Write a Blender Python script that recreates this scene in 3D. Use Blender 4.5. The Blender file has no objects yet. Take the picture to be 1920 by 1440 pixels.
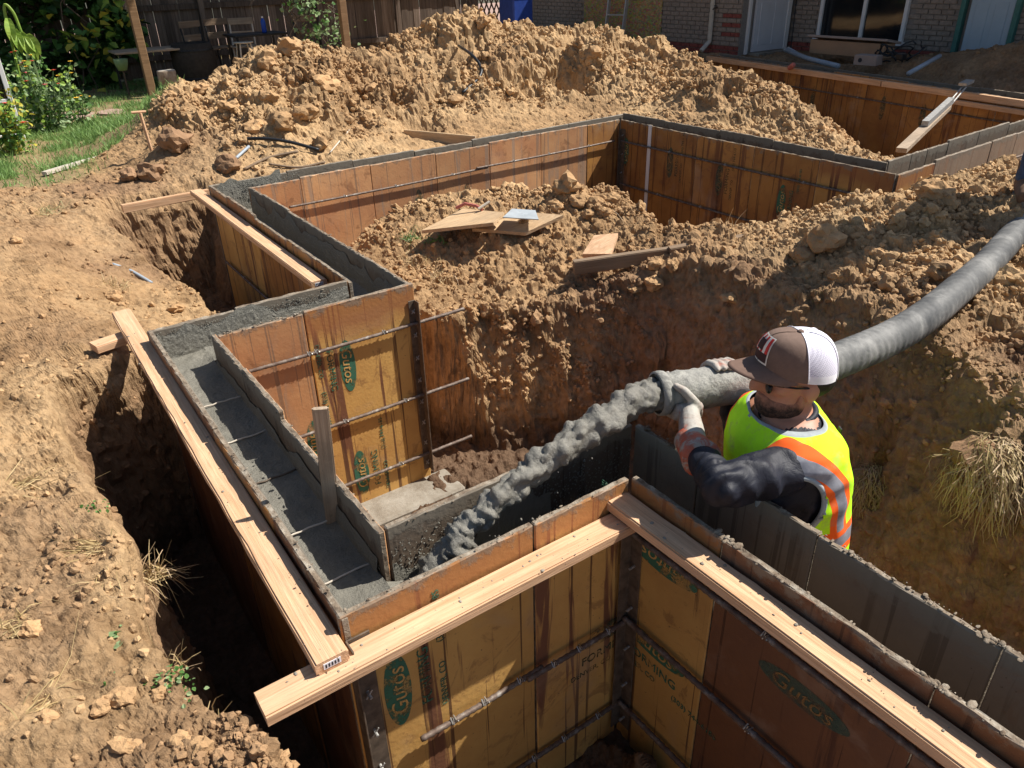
import bpy, bmesh, math, random
import numpy as np
from mathutils import Vector, Matrix, Euler

random.seed(7)
RNG = np.random.default_rng(11)
SC = bpy.context.scene
COL = SC.collection
rad = math.radians

# ------------------------------------------------------------------ camera
F_PX, PITCH, ROLL, YAW, CAM_H = 1426.857, rad(29.0365), rad(-1.6476), rad(55.8451), 1.425
_f = np.array([math.cos(YAW)*math.cos(PITCH), math.sin(YAW)*math.cos(PITCH), -math.sin(PITCH)])
_r = np.array([math.sin(YAW), -math.cos(YAW), 0.0])
_u = np.cross(_r, _f)
CR = np.stack([_r*math.cos(ROLL)+_u*math.sin(ROLL), -_r*math.sin(ROLL)+_u*math.cos(ROLL), -_f], 1)
CAM = np.array([0.0, 0.0, CAM_H])
cam_d = bpy.data.cameras.new('camera')
cam_d.sensor_width = 36.0
cam_d.lens = F_PX/1920*36.0
cam_d.clip_start, cam_d.clip_end = 0.05, 400
cam = bpy.data.objects.new('camera', cam_d)
COL.objects.link(cam)
M4 = Matrix.Identity(4)
for i in range(3):
    for j in range(3):
        M4[i][j] = CR[i, j]
M4.translation = Vector(CAM)
cam.matrix_world = M4
SC.camera = cam

# ------------------------------------------------------------------ light
SUN_TO = Vector((0.78, -0.25, 1.0)).normalized()
w = bpy.data.worlds.new('World'); SC.world = w; w.use_nodes = True
nt = w.node_tree
bg = nt.nodes['Background']
sky = nt.nodes.new('ShaderNodeTexSky'); sky.sky_type = 'NISHITA'; sky.sun_disc = False
sky.sun_elevation = math.asin(SUN_TO.z)
sky.sun_rotation = math.atan2(SUN_TO.x, SUN_TO.y)
nt.links.new(sky.outputs[0], bg.inputs[0]); bg.inputs[1].default_value = 0.065
sd = bpy.data.lights.new('sun', 'SUN'); sd.energy = 5.0; sd.angle = rad(0.53); sd.color = (1.0, 0.955, 0.88)
sun = bpy.data.objects.new('sun', sd); COL.objects.link(sun)
sun.rotation_euler = (-SUN_TO).to_track_quat('-Z', 'Y').to_euler()
SC.view_settings.view_transform = 'Standard'; SC.view_settings.look = 'None'
SC.view_settings.exposure = 0.72; SC.view_settings.gamma = 1.0
SC.render.engine = 'CYCLES'
SC.render.resolution_x, SC.render.resolution_y = 1024, 768

# ------------------------------------------------------------------ survey helpers (photo bearings onto real planes)
def ray(px, py):
    return CR @ np.array([px-960.0, -(py-720.0), -F_PX])
def PZ(px, py, z):
    d = ray(px, py); return Vector(CAM+d*((z-CAM_H)/d[2]))
def PU(px, py, u):
    d = ray(px, py); return Vector(CAM+d*(u/d[0]))
def PV(px, py, v):
    d = ray(px, py); return Vector(CAM+d*(v/d[1]))
def PL(px, py, p0, n):
    d = ray(px, py); n = np.array(n); return Vector(CAM+d*(((np.array(p0)-CAM)@n)/(d@n)))

# ------------------------------------------------------------------ numpy noise
def _h(ix, iy, iz, s):
    h = (ix.astype(np.int64)*374761393 + iy.astype(np.int64)*668265263 + iz.astype(np.int64)*2147483647 + s*974634777) & 0xFFFFFFFF
    h = ((h ^ (h >> 13))*1274126177) & 0xFFFFFFFF
    h = ((h ^ (h >> 16))*2246822519) & 0xFFFFFFFF
    return ((h ^ (h >> 15)) & 0xFFFFFF).astype(np.float32)/16777215.0
def vnoise(p, s=0):
    i = np.floor(p).astype(np.int64); f = (p-i).astype(np.float32); f = f*f*(3-2*f)
    r = 0
    for dx in (0, 1):
        wx = f[:, 0] if dx else 1-f[:, 0]
        for dy in (0, 1):
            wy = f[:, 1] if dy else 1-f[:, 1]
            for dz in (0, 1):
                wz = f[:, 2] if dz else 1-f[:, 2]
                r = r+_h(i[:, 0]+dx, i[:, 1]+dy, i[:, 2]+dz, s)*wx*wy*wz
    return r*2-1
def fbm(p, octs=4, s=0, gain=.5):
    a, t, q = 1.0, 0, p
    for k in range(octs):
        t = t+a*vnoise(q, s+k*17); q = q*2.03+3.7; a *= gain
    return t
def worley(p, s=0, prob=1.0):
    """distance to nearest feature point and that point's random radius"""
    i = np.floor(p).astype(np.int64); best = np.full(len(p), 9.0, np.float32); br = np.zeros(len(p), np.float32)
    for dx in (-1, 0, 1):
        for dy in (-1, 0, 1):
            for dz in (-1, 0, 1):
                c = i+np.array([dx, dy, dz])
                q = np.stack([_h(c[:, 0], c[:, 1], c[:, 2], s+k) for k in (1, 2, 3)], 1)
                d = np.sqrt((((c+q)-p)**2).sum(1)).astype(np.float32)
                rr = _h(c[:, 0], c[:, 1], c[:, 2], s+4)
                rel = d/(0.25+0.55*rr)
                if prob < 1:
                    rel = np.where(_h(c[:, 0], c[:, 1], c[:, 2], s+5) < prob, rel, 9.0)
                m = rel < best
                best = np.where(m, rel, best); br = np.where(m, .25+.55*rr, br)
    return best, br

# ------------------------------------------------------------------ materials
MATS = {}
class NT:
    def __init__(s, name):
        s.m = bpy.data.materials.new(name); s.m.use_nodes = True
        s.t = s.m.node_tree; s.b = s.t.nodes['Principled BSDF']; s.out = s.t.nodes['Material Output']
        s.b.inputs['Specular IOR Level'].default_value = 0.3
        MATS[name] = s.m
    def n(s, typ, **k):
        x = s.t.nodes.new(typ)
        for a, v in k.items(): setattr(x, a, v)
        return x
    def l(s, a, b): s.t.links.new(a, b)
    def setin(s, node, name, v):
        if hasattr(v, 'is_linked'): s.l(v, node.inputs[name])
        else: node.inputs[name].default_value = v
    def coord(s, kind='Object', scale=(1, 1, 1), off=False):
        tc = s.n('ShaderNodeTexCoord'); mp = s.n('ShaderNodeMapping'); mp.inputs['Scale'].default_value = scale
        s.l(tc.outputs[kind], mp.inputs[0])
        if off:
            oi = s.n('ShaderNodeObjectInfo'); mu = s.n('ShaderNodeMath', operation='MULTIPLY'); mu.inputs[1].default_value = 37.0
            s.l(oi.outputs['Random'], mu.inputs[0]); s.l(mu.outputs[0], mp.inputs['Location'])
        return mp.outputs[0]
    def noise(s, vec, scale=5, detail=6, rough=.6, dist=0):
        x = s.n('ShaderNodeTexNoise'); x.inputs['Scale'].default_value = scale; x.inputs['Detail'].default_value = detail
        x.inputs['Roughness'].default_value = rough; x.inputs['Distortion'].default_value = dist
        s.l(vec, x.inputs['Vector']); return x.outputs['Fac']
    def ramp(s, fac, stops):
        x = s.n('ShaderNodeValToRGB'); s.l(fac, x.inputs[0]); e = x.color_ramp.elements
        while len(e) < len(stops): e.new(.5)
        for el, (p, c) in zip(e, stops):
            el.position = p; el.color = (c, c, c, 1) if isinstance(c, (int, float)) else (*c, 1)
        return x.outputs[0]
    def mix(s, fac, a, b, mode='MIX'):
        x = s.n('ShaderNodeMix', data_type='RGBA', blend_type=mode)
        for i, v in ((0, fac), (6, a), (7, b)):
            if hasattr(v, 'is_linked'): s.l(v, x.inputs[i])
            elif i == 0: x.inputs[0].default_value = v
            else: x.inputs[i].default_value = (*v, 1)
        return x.outputs[2]
    def math(s, op, a, b=0.0, clamp=False):
        x = s.n('ShaderNodeMath', operation=op, use_clamp=clamp)
        for i, v in ((0, a), (1, b)):
            if hasattr(v, 'is_linked'): s.l(v, x.inputs[i])
            else: x.inputs[i].default_value = v
        return x.outputs[0]
    def bump(s, h, strength=.5, dist=.01):
        x = s.n('ShaderNodeBump'); x.inputs['Strength'].default_value = strength; x.inputs['Distance'].default_value = dist
        s.l(h, x.inputs['Height']); s.l(x.outputs[0], s.b.inputs['Normal'])
    def base(s, c):
        if hasattr(c, 'is_linked'): s.l(c, s.b.inputs['Base Color'])
        else: s.b.inputs['Base Color'].default_value = (*c, 1)
    def rough(s, r):
        if hasattr(r, 'is_linked'): s.l(r, s.b.inputs['Roughness'])
        else: s.b.inputs['Roughness'].default_value = r

def mat_simple(name, col, rough=.7, var=.15, scale=12, metal=0.0, bump=.2, kind='Object', spec=.3):
    m = NT(name); v = m.coord(kind, off=True)
    f = m.noise(v, scale, 5)
    lo = tuple(c*(1-var) for c in col); hi = tuple(min(1, c*(1+var)) for c in col)
    m.base(m.ramp(f, [(.3, lo), (.7, hi)])); m.rough(rough); m.b.inputs['Metallic'].default_value = metal
    m.b.inputs['Specular IOR Level'].default_value = spec
    if bump: m.bump(f, bump, .004)
    return m.m

# soil: colour per place (dry tan spoil, damp brown subsoil, darker floors, painted bank shade) through a colour attribute
m = NT('soil'); at = m.n('ShaderNodeAttribute'); at.attribute_name = 'soil'
v = m.coord('Object')
n1 = m.noise(v, 3.0, 8, .62); n2 = m.noise(v, 28, 6, .6); n3 = m.noise(v, 140, 4, .6)
c = m.mix(1.0, at.outputs['Color'], m.ramp(n1, [(.3, (.66, .62, .58)), (.5, (.95, .95, .95)), (.7, (1.16, 1.12, 1.06))]), 'MULTIPLY')
c = m.mix(1.0, c, m.ramp(n2, [(.3, (.68, .65, .62)), (.55, (1, 1, 1)), (.75, (1.16, 1.14, 1.1))]), 'MULTIPLY')
sp = m.ramp(n3, [(.66, 0.0), (.74, 1.0)])
c = m.mix(m.math('MULTIPLY', sp, .35), c, (.62, .50, .36))
m.base(c); m.rough(.96); m.b.inputs['Specular IOR Level'].default_value = .12
n4 = m.noise(v, 60, 8, .75, .6)
hh = m.math('ADD', m.math('ADD', m.math('MULTIPLY', n2, .7), m.math('MULTIPLY', n3, .35)), m.math('MULTIPLY', n4, .9))
m.bump(hh, .85, .018)

m = NT('clod'); v = m.coord('Object'); at = m.n('ShaderNodeAttribute'); at.attribute_name = 'soil'
n1 = m.noise(v, 9, 6); n2 = m.noise(v, 90, 5)
c = m.mix(1.0, at.outputs['Color'], m.ramp(n1, [(.3, (.75, .72, .7)), (.7, (1.15, 1.12, 1.08))]), 'MULTIPLY')
m.base(c); m.rough(.96); m.b.inputs['Specular IOR Level'].default_value = .12; m.bump(n2, .8, .008)

def form_mat(name, amber, dark, stain, crust=.05, dirtamt=.35, streak=.55, topstain=0.0):
    m = NT(name); v = m.coord('Object', off=True); raw = m.coord('Object')
    big = m.noise(v, 2.6, 5, .6); fine = m.noise(v, 60, 4)
    vs = m.coord('Object', (9, 9, .55), off=True); st = m.noise(vs, 1.0, 5, .62, .6)
    vs2 = m.coord('Object', (34, 34, .5), off=True); st2 = m.noise(vs2, 1.0, 3, .6)
    c = m.mix(m.ramp(big, [(.34, 0.0), (.66, 1.0)]), amber, dark)
    c = m.mix(m.math('MULTIPLY', m.ramp(st, [(.57, 0.0), (.61, 1.0)]), min(1, streak*1.35)), c, stain)
    c = m.mix(m.math('MULTIPLY', m.ramp(st2, [(.60, 0.0), (.625, 1.0)]), min(1, streak*1.2)), c, tuple(x*.55 for x in stain))
    blot = m.noise(v, 5.5, 6, .7, 1.2)
    c = m.mix(m.math('MULTIPLY', m.ramp(blot, [(.57, 0.0), (.63, 1.0)]), dirtamt), c, (.17, .075, .035))
    hazy = m.noise(v, 3.3, 5, .6, .5)
    c = m.mix(m.math('MULTIPLY', m.ramp(hazy, [(.56, 0.0), (.72, 1.0)]), .35), c, (.36, .27, .20))
    spk = m.noise(v, 85, 3, .5)
    c = m.mix(m.math('MULTIPLY', m.ramp(spk, [(.70, 0.0), (.74, 1.0)]), .7), c, (.07, .05, .04))
    if topstain:
        s0 = m.n('ShaderNodeSeparateXYZ'); m.l(raw, s0.inputs[0]); tz = m.math('ADD', s0.outputs[2], m.math('MULTIPLY', m.math('SUBTRACT', m.noise(v, 4, 5, .6), .5), .3))
        c = m.mix(m.math('MULTIPLY', m.ramp(m.math('ADD', tz, .6), [(.42, 0.0), (.52, 1.0)]), topstain), c, (.30, .115, .045))
    # dried concrete crust near the top edge (object z = 0 is the panel top)
    sp = m.n('ShaderNodeSeparateXYZ'); m.l(raw, sp.inputs[0])
    cz = m.math('ADD', sp.outputs[2], m.math('MULTIPLY', m.math('SUBTRACT', m.noise(v, 16, 5, .7), .5), .22))
    cf = m.ramp(m.math('ADD', cz, .5+crust), [(.49, 0.0), (.515, 1.0)])
    oi = m.n('ShaderNodeObjectInfo'); c = m.mix(1.0, c, m.ramp(oi.outputs['Random'], [(0, (.82, .80, .78)), (1, (1.15, 1.14, 1.12))]), 'MULTIPLY')
    c = m.mix(m.math('MULTIPLY', cf, .7), c, (.20, .17, .13))
    m.base(c); m.rough(m.ramp(big, [(.3, .45), (.7, .75)]))
    m.bump(m.math('ADD', fine, m.math('MULTIPLY', cf, m.noise(v, 45, 5))), .35, .004)
    return m.m
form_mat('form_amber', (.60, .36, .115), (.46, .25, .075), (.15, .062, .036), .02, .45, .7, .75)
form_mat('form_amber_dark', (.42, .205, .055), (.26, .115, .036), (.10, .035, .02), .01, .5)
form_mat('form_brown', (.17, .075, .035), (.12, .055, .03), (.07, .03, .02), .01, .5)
form_mat('form_orange', (.60, .33, .155), (.42, .195, .09), (.34, .24, .17), .008, .45, .55)
form_mat('form_grey', (.30, .225, .165), (.25, .17, .115), (.30, .16, .09), .03, .2, .35)
form_mat('form_inside', (.165, .125, .09), (.12, .094, .072), (.05, .032, .025), .06, .2, .4)

form_mat('form_dusty', (.25, .195, .145), (.19, .15, .115), (.10, .07, .05), .06, .2, .4)
m = NT('form_edge'); v = m.coord('Object', off=True); n = m.noise(v, 25, 6, .7)
m.base(m.ramp(n, [(.32, (.10, .066, .043)), (.5, (.20, .155, .11)), (.7, (.36, .315, .25))])); m.rough(.9); m.bump(m.noise(v, 70, 5), .7, .01)

m = NT('wet_concrete'); v = m.coord('Object'); n = m.noise(v, 9, 8, .7); n2 = m.noise(v, 90, 6, .75)
m.base(m.ramp(n, [(.3, (.135, .128, .105)), (.7, (.225, .21, .172))])); m.rough(m.ramp(n, [(.35, .3), (.65, .62)])); m.bump(m.math('ADD', n2, n), .8, .012)
m.b.inputs['Specular IOR Level'].default_value = .4
m = NT('stream_concrete'); v = m.coord('Object'); n = m.noise(v, 22, 6, .65); n2 = m.noise(v, 110, 6, .7)
m.base(m.ramp(n, [(.3, (.125, .118, .10)), (.7, (.24, .225, .19))])); m.rough(.36); m.bump(n2, .8, .008)
m = NT('cured_concrete'); v = m.coord('Object'); n = m.noise(v, 9, 7, .7); n2 = m.noise(v, 60, 6, .7)
m.base(m.ramp(n, [(.3, (.16, .13, .095)), (.5, (.25, .22, .175)), (.72, (.33, .30, .25))])); m.rough(.9); m.bump(n2, .6, .008)

def wood_mat(name, lo, hi, rough=.75, knots=True, wear=0.0):
    m = NT(name); v = m.coord('Object', (1.2, 22, 22), off=True)
    g = m.noise(v, 1.6, 6, .65, .9); v2 = m.coord('Object', (3, 90, 90), off=True); g2 = m.noise(v2, 1.5, 4)
    c = m.mix(m.ramp(g, [(.35, 0.0), (.65, 1.0)]), lo, hi)
    c = m.mix(m.math('MULTIPLY', m.ramp(g2, [(.45, 0.0), (.7, 1.0)]), .5), c, tuple(x*.66 for x in lo))
    vv = m.coord('Object', off=True); d = m.noise(vv, 24, 5, .7)
    c = m.mix(m.math('MULTIPLY', m.ramp(d, [(.66, 0.0), (.71, 1.0)]), .55+wear*.3), c, (.17, .125, .085))
    if wear:
        d2 = m.noise(vv, 4, 6, .7); c = m.mix(m.math('MULTIPLY', m.ramp(d2, [(.45, 0.0), (.6, 1.0)]), wear), c, (.20, .155, .11))
    m.base(c); m.rough(rough); m.bump(m.math('ADD', g2, g), .6, .004)
    return m.m
wood_mat('new_lumber', (.50, .29, .155), (.71, .455, .275), .85, wear=.14)
wood_mat('grey_lumber', (.30, .22, .15), (.44, .34, .245), .85, wear=.5)
wood_mat('old_lumber', (.16, .105, .065), (.26, .18, .115), .85, wear=.4)
wood_mat('plywood', (.46, .30, .165), (.58, .41, .24), .8, wear=.25)
wood_mat('post_wood', (.20, .115, .055), (.29, .175, .09), .8)
def fence_mat():
    m = NT('fence_wood'); v = m.coord('Object', (26, 26, 1.4), off=True); g = m.noise(v, 1.4, 6, .65)
    oi = m.n('ShaderNodeObjectInfo')
    c = m.mix(m.ramp(g, [(.3, 0.0), (.7, 1.0)]), (.085, .06, .045), (.21, .165, .13))
    c = m.mix(1.0, c, m.ramp(oi.outputs['Random'], [(0, (.6, .58, .56)), (1, (1.3, 1.25, 1.2))]), 'MULTIPLY')
    m.base(c); m.rough(.9); m.bump(g, .6, .006)
fence_mat()
m = NT('rebar_steel'); v = m.coord('Object'); n = m.noise(v, 30, 6, .7)
m.base(m.ramp(n, [(.35, (.10, .065, .05)), (.55, (.17, .13, .105)), (.72, (.33, .31, .28))])); m.rough(.65); m.b.inputs['Metallic'].default_value = .35; m.bump(n, .4, .003)
mat_simple('steel_dark', (.13, .098, .072), .6, .4, 30, .3)
mat_simple('steel_grey', (.36, .35, .33), .5, .3, 30, .5)
mat_simple('wire', (.42, .40, .36), .45, .1, 40, .7)
m = NT('rubber_hose'); v = m.coord('Object'); n = m.noise(v, 5, 9, .72, .4); n2 = m.noise(v, 60, 5)
m.base(m.ramp(n, [(.30, (.035, .036, .038)), (.5, (.105, .104, .10)), (.75, (.30, .29, .27))])); m.rough(.62); m.bump(n2, .35, .004)
m = NT('nozzle_pipe'); v = m.coord('Object'); n = m.noise(v, 12, 7, .7, .5); n2 = m.noise(v, 55, 6, .7)
m.base(m.ramp(n, [(.30, (.12, .115, .105)), (.5, (.29, .28, .25)), (.7, (.40, .385, .34))])); m.rough(.75); m.bump(n2, .8, .01)
def print_mat(name, col, wear=.52, top=1.0):
    m = NT(name); v = m.coord('Object', off=True); n = m.noise(v, 26, 6, .7); n2 = m.noise(v, 7, 5)
    tr = m.n('ShaderNodeBsdfTransparent'); mx = m.n('ShaderNodeMixShader')
    m.base(col); m.rough(.7)
    a = m.ramp(m.math('ADD', m.math('MULTIPLY', n, .6), m.math('MULTIPLY', n2, .4)), [(wear, top), (wear+.09, .12*top)])
    m.l(a, mx.inputs[0]); m.l(tr.outputs[0], mx.inputs[1]); m.l(m.b.outputs[0], mx.inputs[2]); m.l(mx.outputs[0], m.out.inputs[0])
print_mat('green_print', (.045, .14, .085), .485)
print_mat('green_print_faded', (.05, .10, .07), .48, .6)
print_mat('amber_print', (.55, .33, .11), .47)
print_mat('amber_print_faded', (.35, .18, .06), .46, .5)
# person
mat_simple('skin', (.42, .20, .125), .5, .12, 14)
mat_simple('dark_hair', (.018, .012, .010), .7, .3, 60, bump=.8)
m = NT('navy_shirt'); v = m.coord('Object'); n = m.noise(v, 9, 5, .6, 1.5); n2 = m.noise(m.coord('Object', (1, 1, 1)), 38, 5, .7, 2.0)
m.base(m.ramp(n, [(.3, (.006, .007, .012)), (.6, (.011, .012, .021)), (.82, (.026, .027, .034))])); m.rough(.6); m.bump(m.math('ADD', n, m.math('MULTIPLY', n2, .12)), .45, .012)
mat_simple('hivis_lime', (.50, .95, .012), .75, .06, 20, bump=.3)
mat_simple('hivis_orange', (.95, .13, .012), .75, .06, 20, bump=.3)
m = NT('beard'); v = m.coord('Object'); n = m.noise(v, 120, 4, .7)
sp = m.n('ShaderNodeSeparateXYZ'); m.l(v, sp.inputs[0]); fz = m.math('ADD', sp.outputs[2], m.math('MULTIPLY', m.math('SUBTRACT', m.noise(v, 45, 5, .7), .5), .06))
m.base(m.mix(m.ramp(m.math('SUBTRACT', fz, .97), [(.475, 0.0), (.51, 1.0)]), m.ramp(n, [(.42, (.022, .014, .011)), (.66, (.085, .048, .033))]), (.40, .19, .118))); m.rough(.8); m.bump(n, .5, .003)
mat_simple('reflective_tape', (.40, .40, .43), .35, .2, 25, .25)
m = NT('vest_cloth'); at = m.n('ShaderNodeAttribute'); at.attribute_name = 'pl'; sp = m.n('ShaderNodeSeparateXYZ'); m.l(at.outputs['Vector'], sp.inputs[0])
def band(x, c, h): return m.math('LESS_THAN', m.math('ABSOLUTE', m.math('SUBTRACT', x, c)), h)
arc, z_ = sp.outputs[0], sp.outputs[2]
dz = m.math('MAXIMUM', m.math('SUBTRACT', z_, .0), 0.0); da = m.math('SUBTRACT', arc, .0)
D = m.math('SUBTRACT', m.math('SQRT', m.math('ADD', m.math('MULTIPLY', da, da), m.math('MULTIPLY', dz, dz))), .085)
up_ = m.math('GREATER_THAN', z_, -.165)
ob_ = m.math('MAXIMUM', m.math('MULTIPLY', band(D, .066, .048), up_), m.math('MAXIMUM', band(z_, -.165, .05), band(z_, -.47, .05)))
sb_ = m.math('MAXIMUM', m.math('MULTIPLY', band(D, .066, .022), m.math('GREATER_THAN', z_, -.115)), m.math('MAXIMUM', band(z_, -.165, .023), band(z_, -.47, .025)))
nn = m.noise(m.coord('Object'), 30, 4)
c = m.mix(ob_, m.ramp(nn, [(.3, (.47, .90, .012)), (.7, (.53, .98, .016))]), (.95, .13, .012)); gr = m.noise(m.coord('Object'), 14, 7, .75); c = m.mix(m.math('MULTIPLY', m.ramp(gr, [(.54, 0.0), (.70, 1.0)]), .45), c, (.30, .27, .18)); c = m.mix(sb_, c, m.ramp(nn, [(.3, (.20, .20, .225)), (.7, (.33, .33, .355))]))
m.base(c); m.rough(m.mix(sb_, (.8, .8, .8), (.4, .4, .4))); m.bump(nn, .2, .003)
mat_simple('vest_trim', (.30, .33, .34), .8, .15, 40)
mat_simple('cap_brown', (.15, .098, .075), .85, .1, 60)
mat_simple('visor_brown', (.16, .098, .072), .8, .1, 60)
m = NT('cap_mesh'); v = m.coord('Object', (260, 260, 260)); ck = m.n('ShaderNodeTexChecker'); ck.inputs['Scale'].default_value = 1.0
m.l(v, ck.inputs[0]); m.base(m.mix(ck.outputs['Fac'], (.74, .72, .80), (.52, .50, .58))); m.rough(.9)
mat_simple('cap_white', (.78, .76, .80), .9, .05, 40)
mat_simple('badge_red', (.55, .035, .03), .7, .1)
mat_simple('badge_white', (.72, .66, .58), .7, .1)
mat_simple('badge_dark', (.05, .022, .022), .7, .1)
mat_simple('black_plastic', (.012, .012, .013), .35, .2, 20)
m = NT('glove'); v = m.coord('Object'); n = m.noise(v, 16, 6, .7, .5)
m.base(m.ramp(n, [(.38, (.44, .075, .035)), (.5, (.36, .13, .085)), (.58, (.33, .29, .25))])); m.rough(.6); m.bump(m.noise(v, 70, 5), .5, .004)
m = NT('glove_muddy'); v = m.coord('Object'); n = m.noise(v, 16, 6, .7, .5)
m.base(m.ramp(n, [(.30, (.36, .10, .06)), (.44, (.33, .28, .24)), (.6, (.38, .36, .32))])); m.rough(.65); m.bump(m.noise(v, 70, 5), .6, .005)
mat_simple('denim', (.045, .075, .14), .85, .35, 40, bump=.4)
mat_simple('boot_leather', (.17, .10, .06), .8, .3, 25)
mat_simple('boot_sole', (.22, .18, .14), .85, .2, 25)
mat_simple('dark_shirt', (.05, .05, .06), .85, .2, 20)
# plants and garden
def leaf_mat(name, col, col2, trans=.25):
    m = NT(name); oi = m.coord('Object'); n = m.noise(oi, 7, 4)
    m.base(m.ramp(n, [(.35, col), (.65, col2)])); m.rough(.55)
    tl = m.n('ShaderNodeBsdfTranslucent'); mx = m.n('ShaderNodeMixShader'); mx.inputs[0].default_value = trans
    tl.inputs[0].default_value = (*[min(1, x*1.3) for x in col2], 1)
    m.l(m.b.outputs[0], mx.inputs[1]); m.l(tl.outputs[0], mx.inputs[2]); m.l(mx.outputs[0], m.out.inputs[0])
leaf_mat('leaf_dark', (.015, .045, .010), (.045, .10, .02))
leaf_mat('leaf_mid', (.05, .13, .025), (.11, .22, .05))
leaf_mat('leaf_bright', (.16, .28, .04), (.30, .40, .07))
leaf_mat('leaf_yellow', (.34, .30, .03), (.46, .40, .06))
leaf_mat('leaf_pale', (.16, .25, .10), (.28, .36, .18))
leaf_mat('grass_blade', (.10, .20, .05), (.22, .33, .10))
leaf_mat('dry_straw', (.38, .27, .12), (.55, .42, .22), .15)
leaf_mat('root_straw', (.30, .20, .11), (.47, .34, .20), .1)
mat_simple('petal_red', (.55, .06, .03), .6, .2); mat_simple('petal_pink', (.65, .14, .16), .6, .2); mat_simple('petal_yellow', (.75, .45, .04), .6, .2)
mat_simple('bark', (.09, .065, .045), .9, .4, 20, bump=.8)
mat_simple('stone_grey', (.22, .22, .23), .85, .35, 10, bump=.6)
mat_simple('flagstone', (.36, .24, .19), .85, .2, 8, bump=.5)
m = NT('stump_wood'); v = m.coord('Object'); n = m.noise(v, 6, 6, .7)
m.base(m.ramp(n, [(.35, (.22, .14, .09)), (.6, (.42, .34, .26)), (.8, (.55, .48, .40))])); m.rough(.9); m.bump(n, .6, .01)
mat_simple('black_iron', (.018, .017, .016), .5, .3, 30)
mat_simple('bone_paint', (.50, .44, .36), .6, .15)
mat_simple('white_paint', (.70, .68, .66), .6, .06, 6)
mat_simple('blue_plastic', (.025, .06, .28), .4, .15); mat_simple('bottle_blue', (.02, .07, .38), .12, .1)
mat_simple('barrel_wood', (.035, .028, .022), .8, .3, 20)
# house
mat_simple('brick_tan', (.27, .215, .175), .9, .28, 20, bump=.6); mat_simple('brick_red', (.24, .065, .05), .9, .3, 20, bump=.6)
mat_simple('mortar', (.24, .21, .185), .95, .15, 30)
m = NT('osb'); v = m.coord('Object', (9, 9, 16)); vo = m.n('ShaderNodeTexVoronoi'); vo.inputs['Scale'].default_value = 2.6; m.l(v, vo.inputs['Vector'])
n = m.noise(m.coord('Object'), 14, 5, .7)
c = m.mix(.55, m.ramp(n, [(.3, (.30, .19, .075)), (.7, (.58, .42, .20))]), m.mix(1.0, (.56, .41, .20), vo.outputs['Color'], 'MULTIPLY'))
m.base(c); m.rough(.85); m.bump(n, .4, .004)
mat_simple('door_white', (.60, .60, .62), .5, .05, 4, bump=.05); mat_simple('door_blue', (.36, .44, .50), .5, .05, 4, bump=.05)
mat_simple('trim_green', (.06, .17, .14), .6, .15)
m = NT('dark_glass'); m.base((.012, .014, .016)); m.rough(.06); m.b.inputs['Specular IOR Level'].default_value = .6
mat_simple('cardboard', (.36, .215, .125), .9, .1, 6); mat_simple('cardboard_top', (.34, .26, .215), .9, .1, 6)
mat_simple('pvc_white', (.62, .63, .64), .45, .1); mat_simple('pvc_grey', (.30, .34, .38), .45, .15); mat_simple('aluminium', (.55, .56, .58), .38, .1, 20, .7)
mat_simple('red_plastic', (.42, .13, .10), .6, .15); mat_simple('roof_shingle', (.10, .09, .085), .95, .3, 20)
mat_simple('ink', (.03, .03, .035), .8, .1)
mat_simple('black_poly', (.02, .021, .023), .42, .3, 12)
mat_simple('label_white', (.72, .72, .76), .6, .05)
mat_simple('sheet_metal', (.50, .53, .54), .42, .15, 8, .45)
M = MATS

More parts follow.
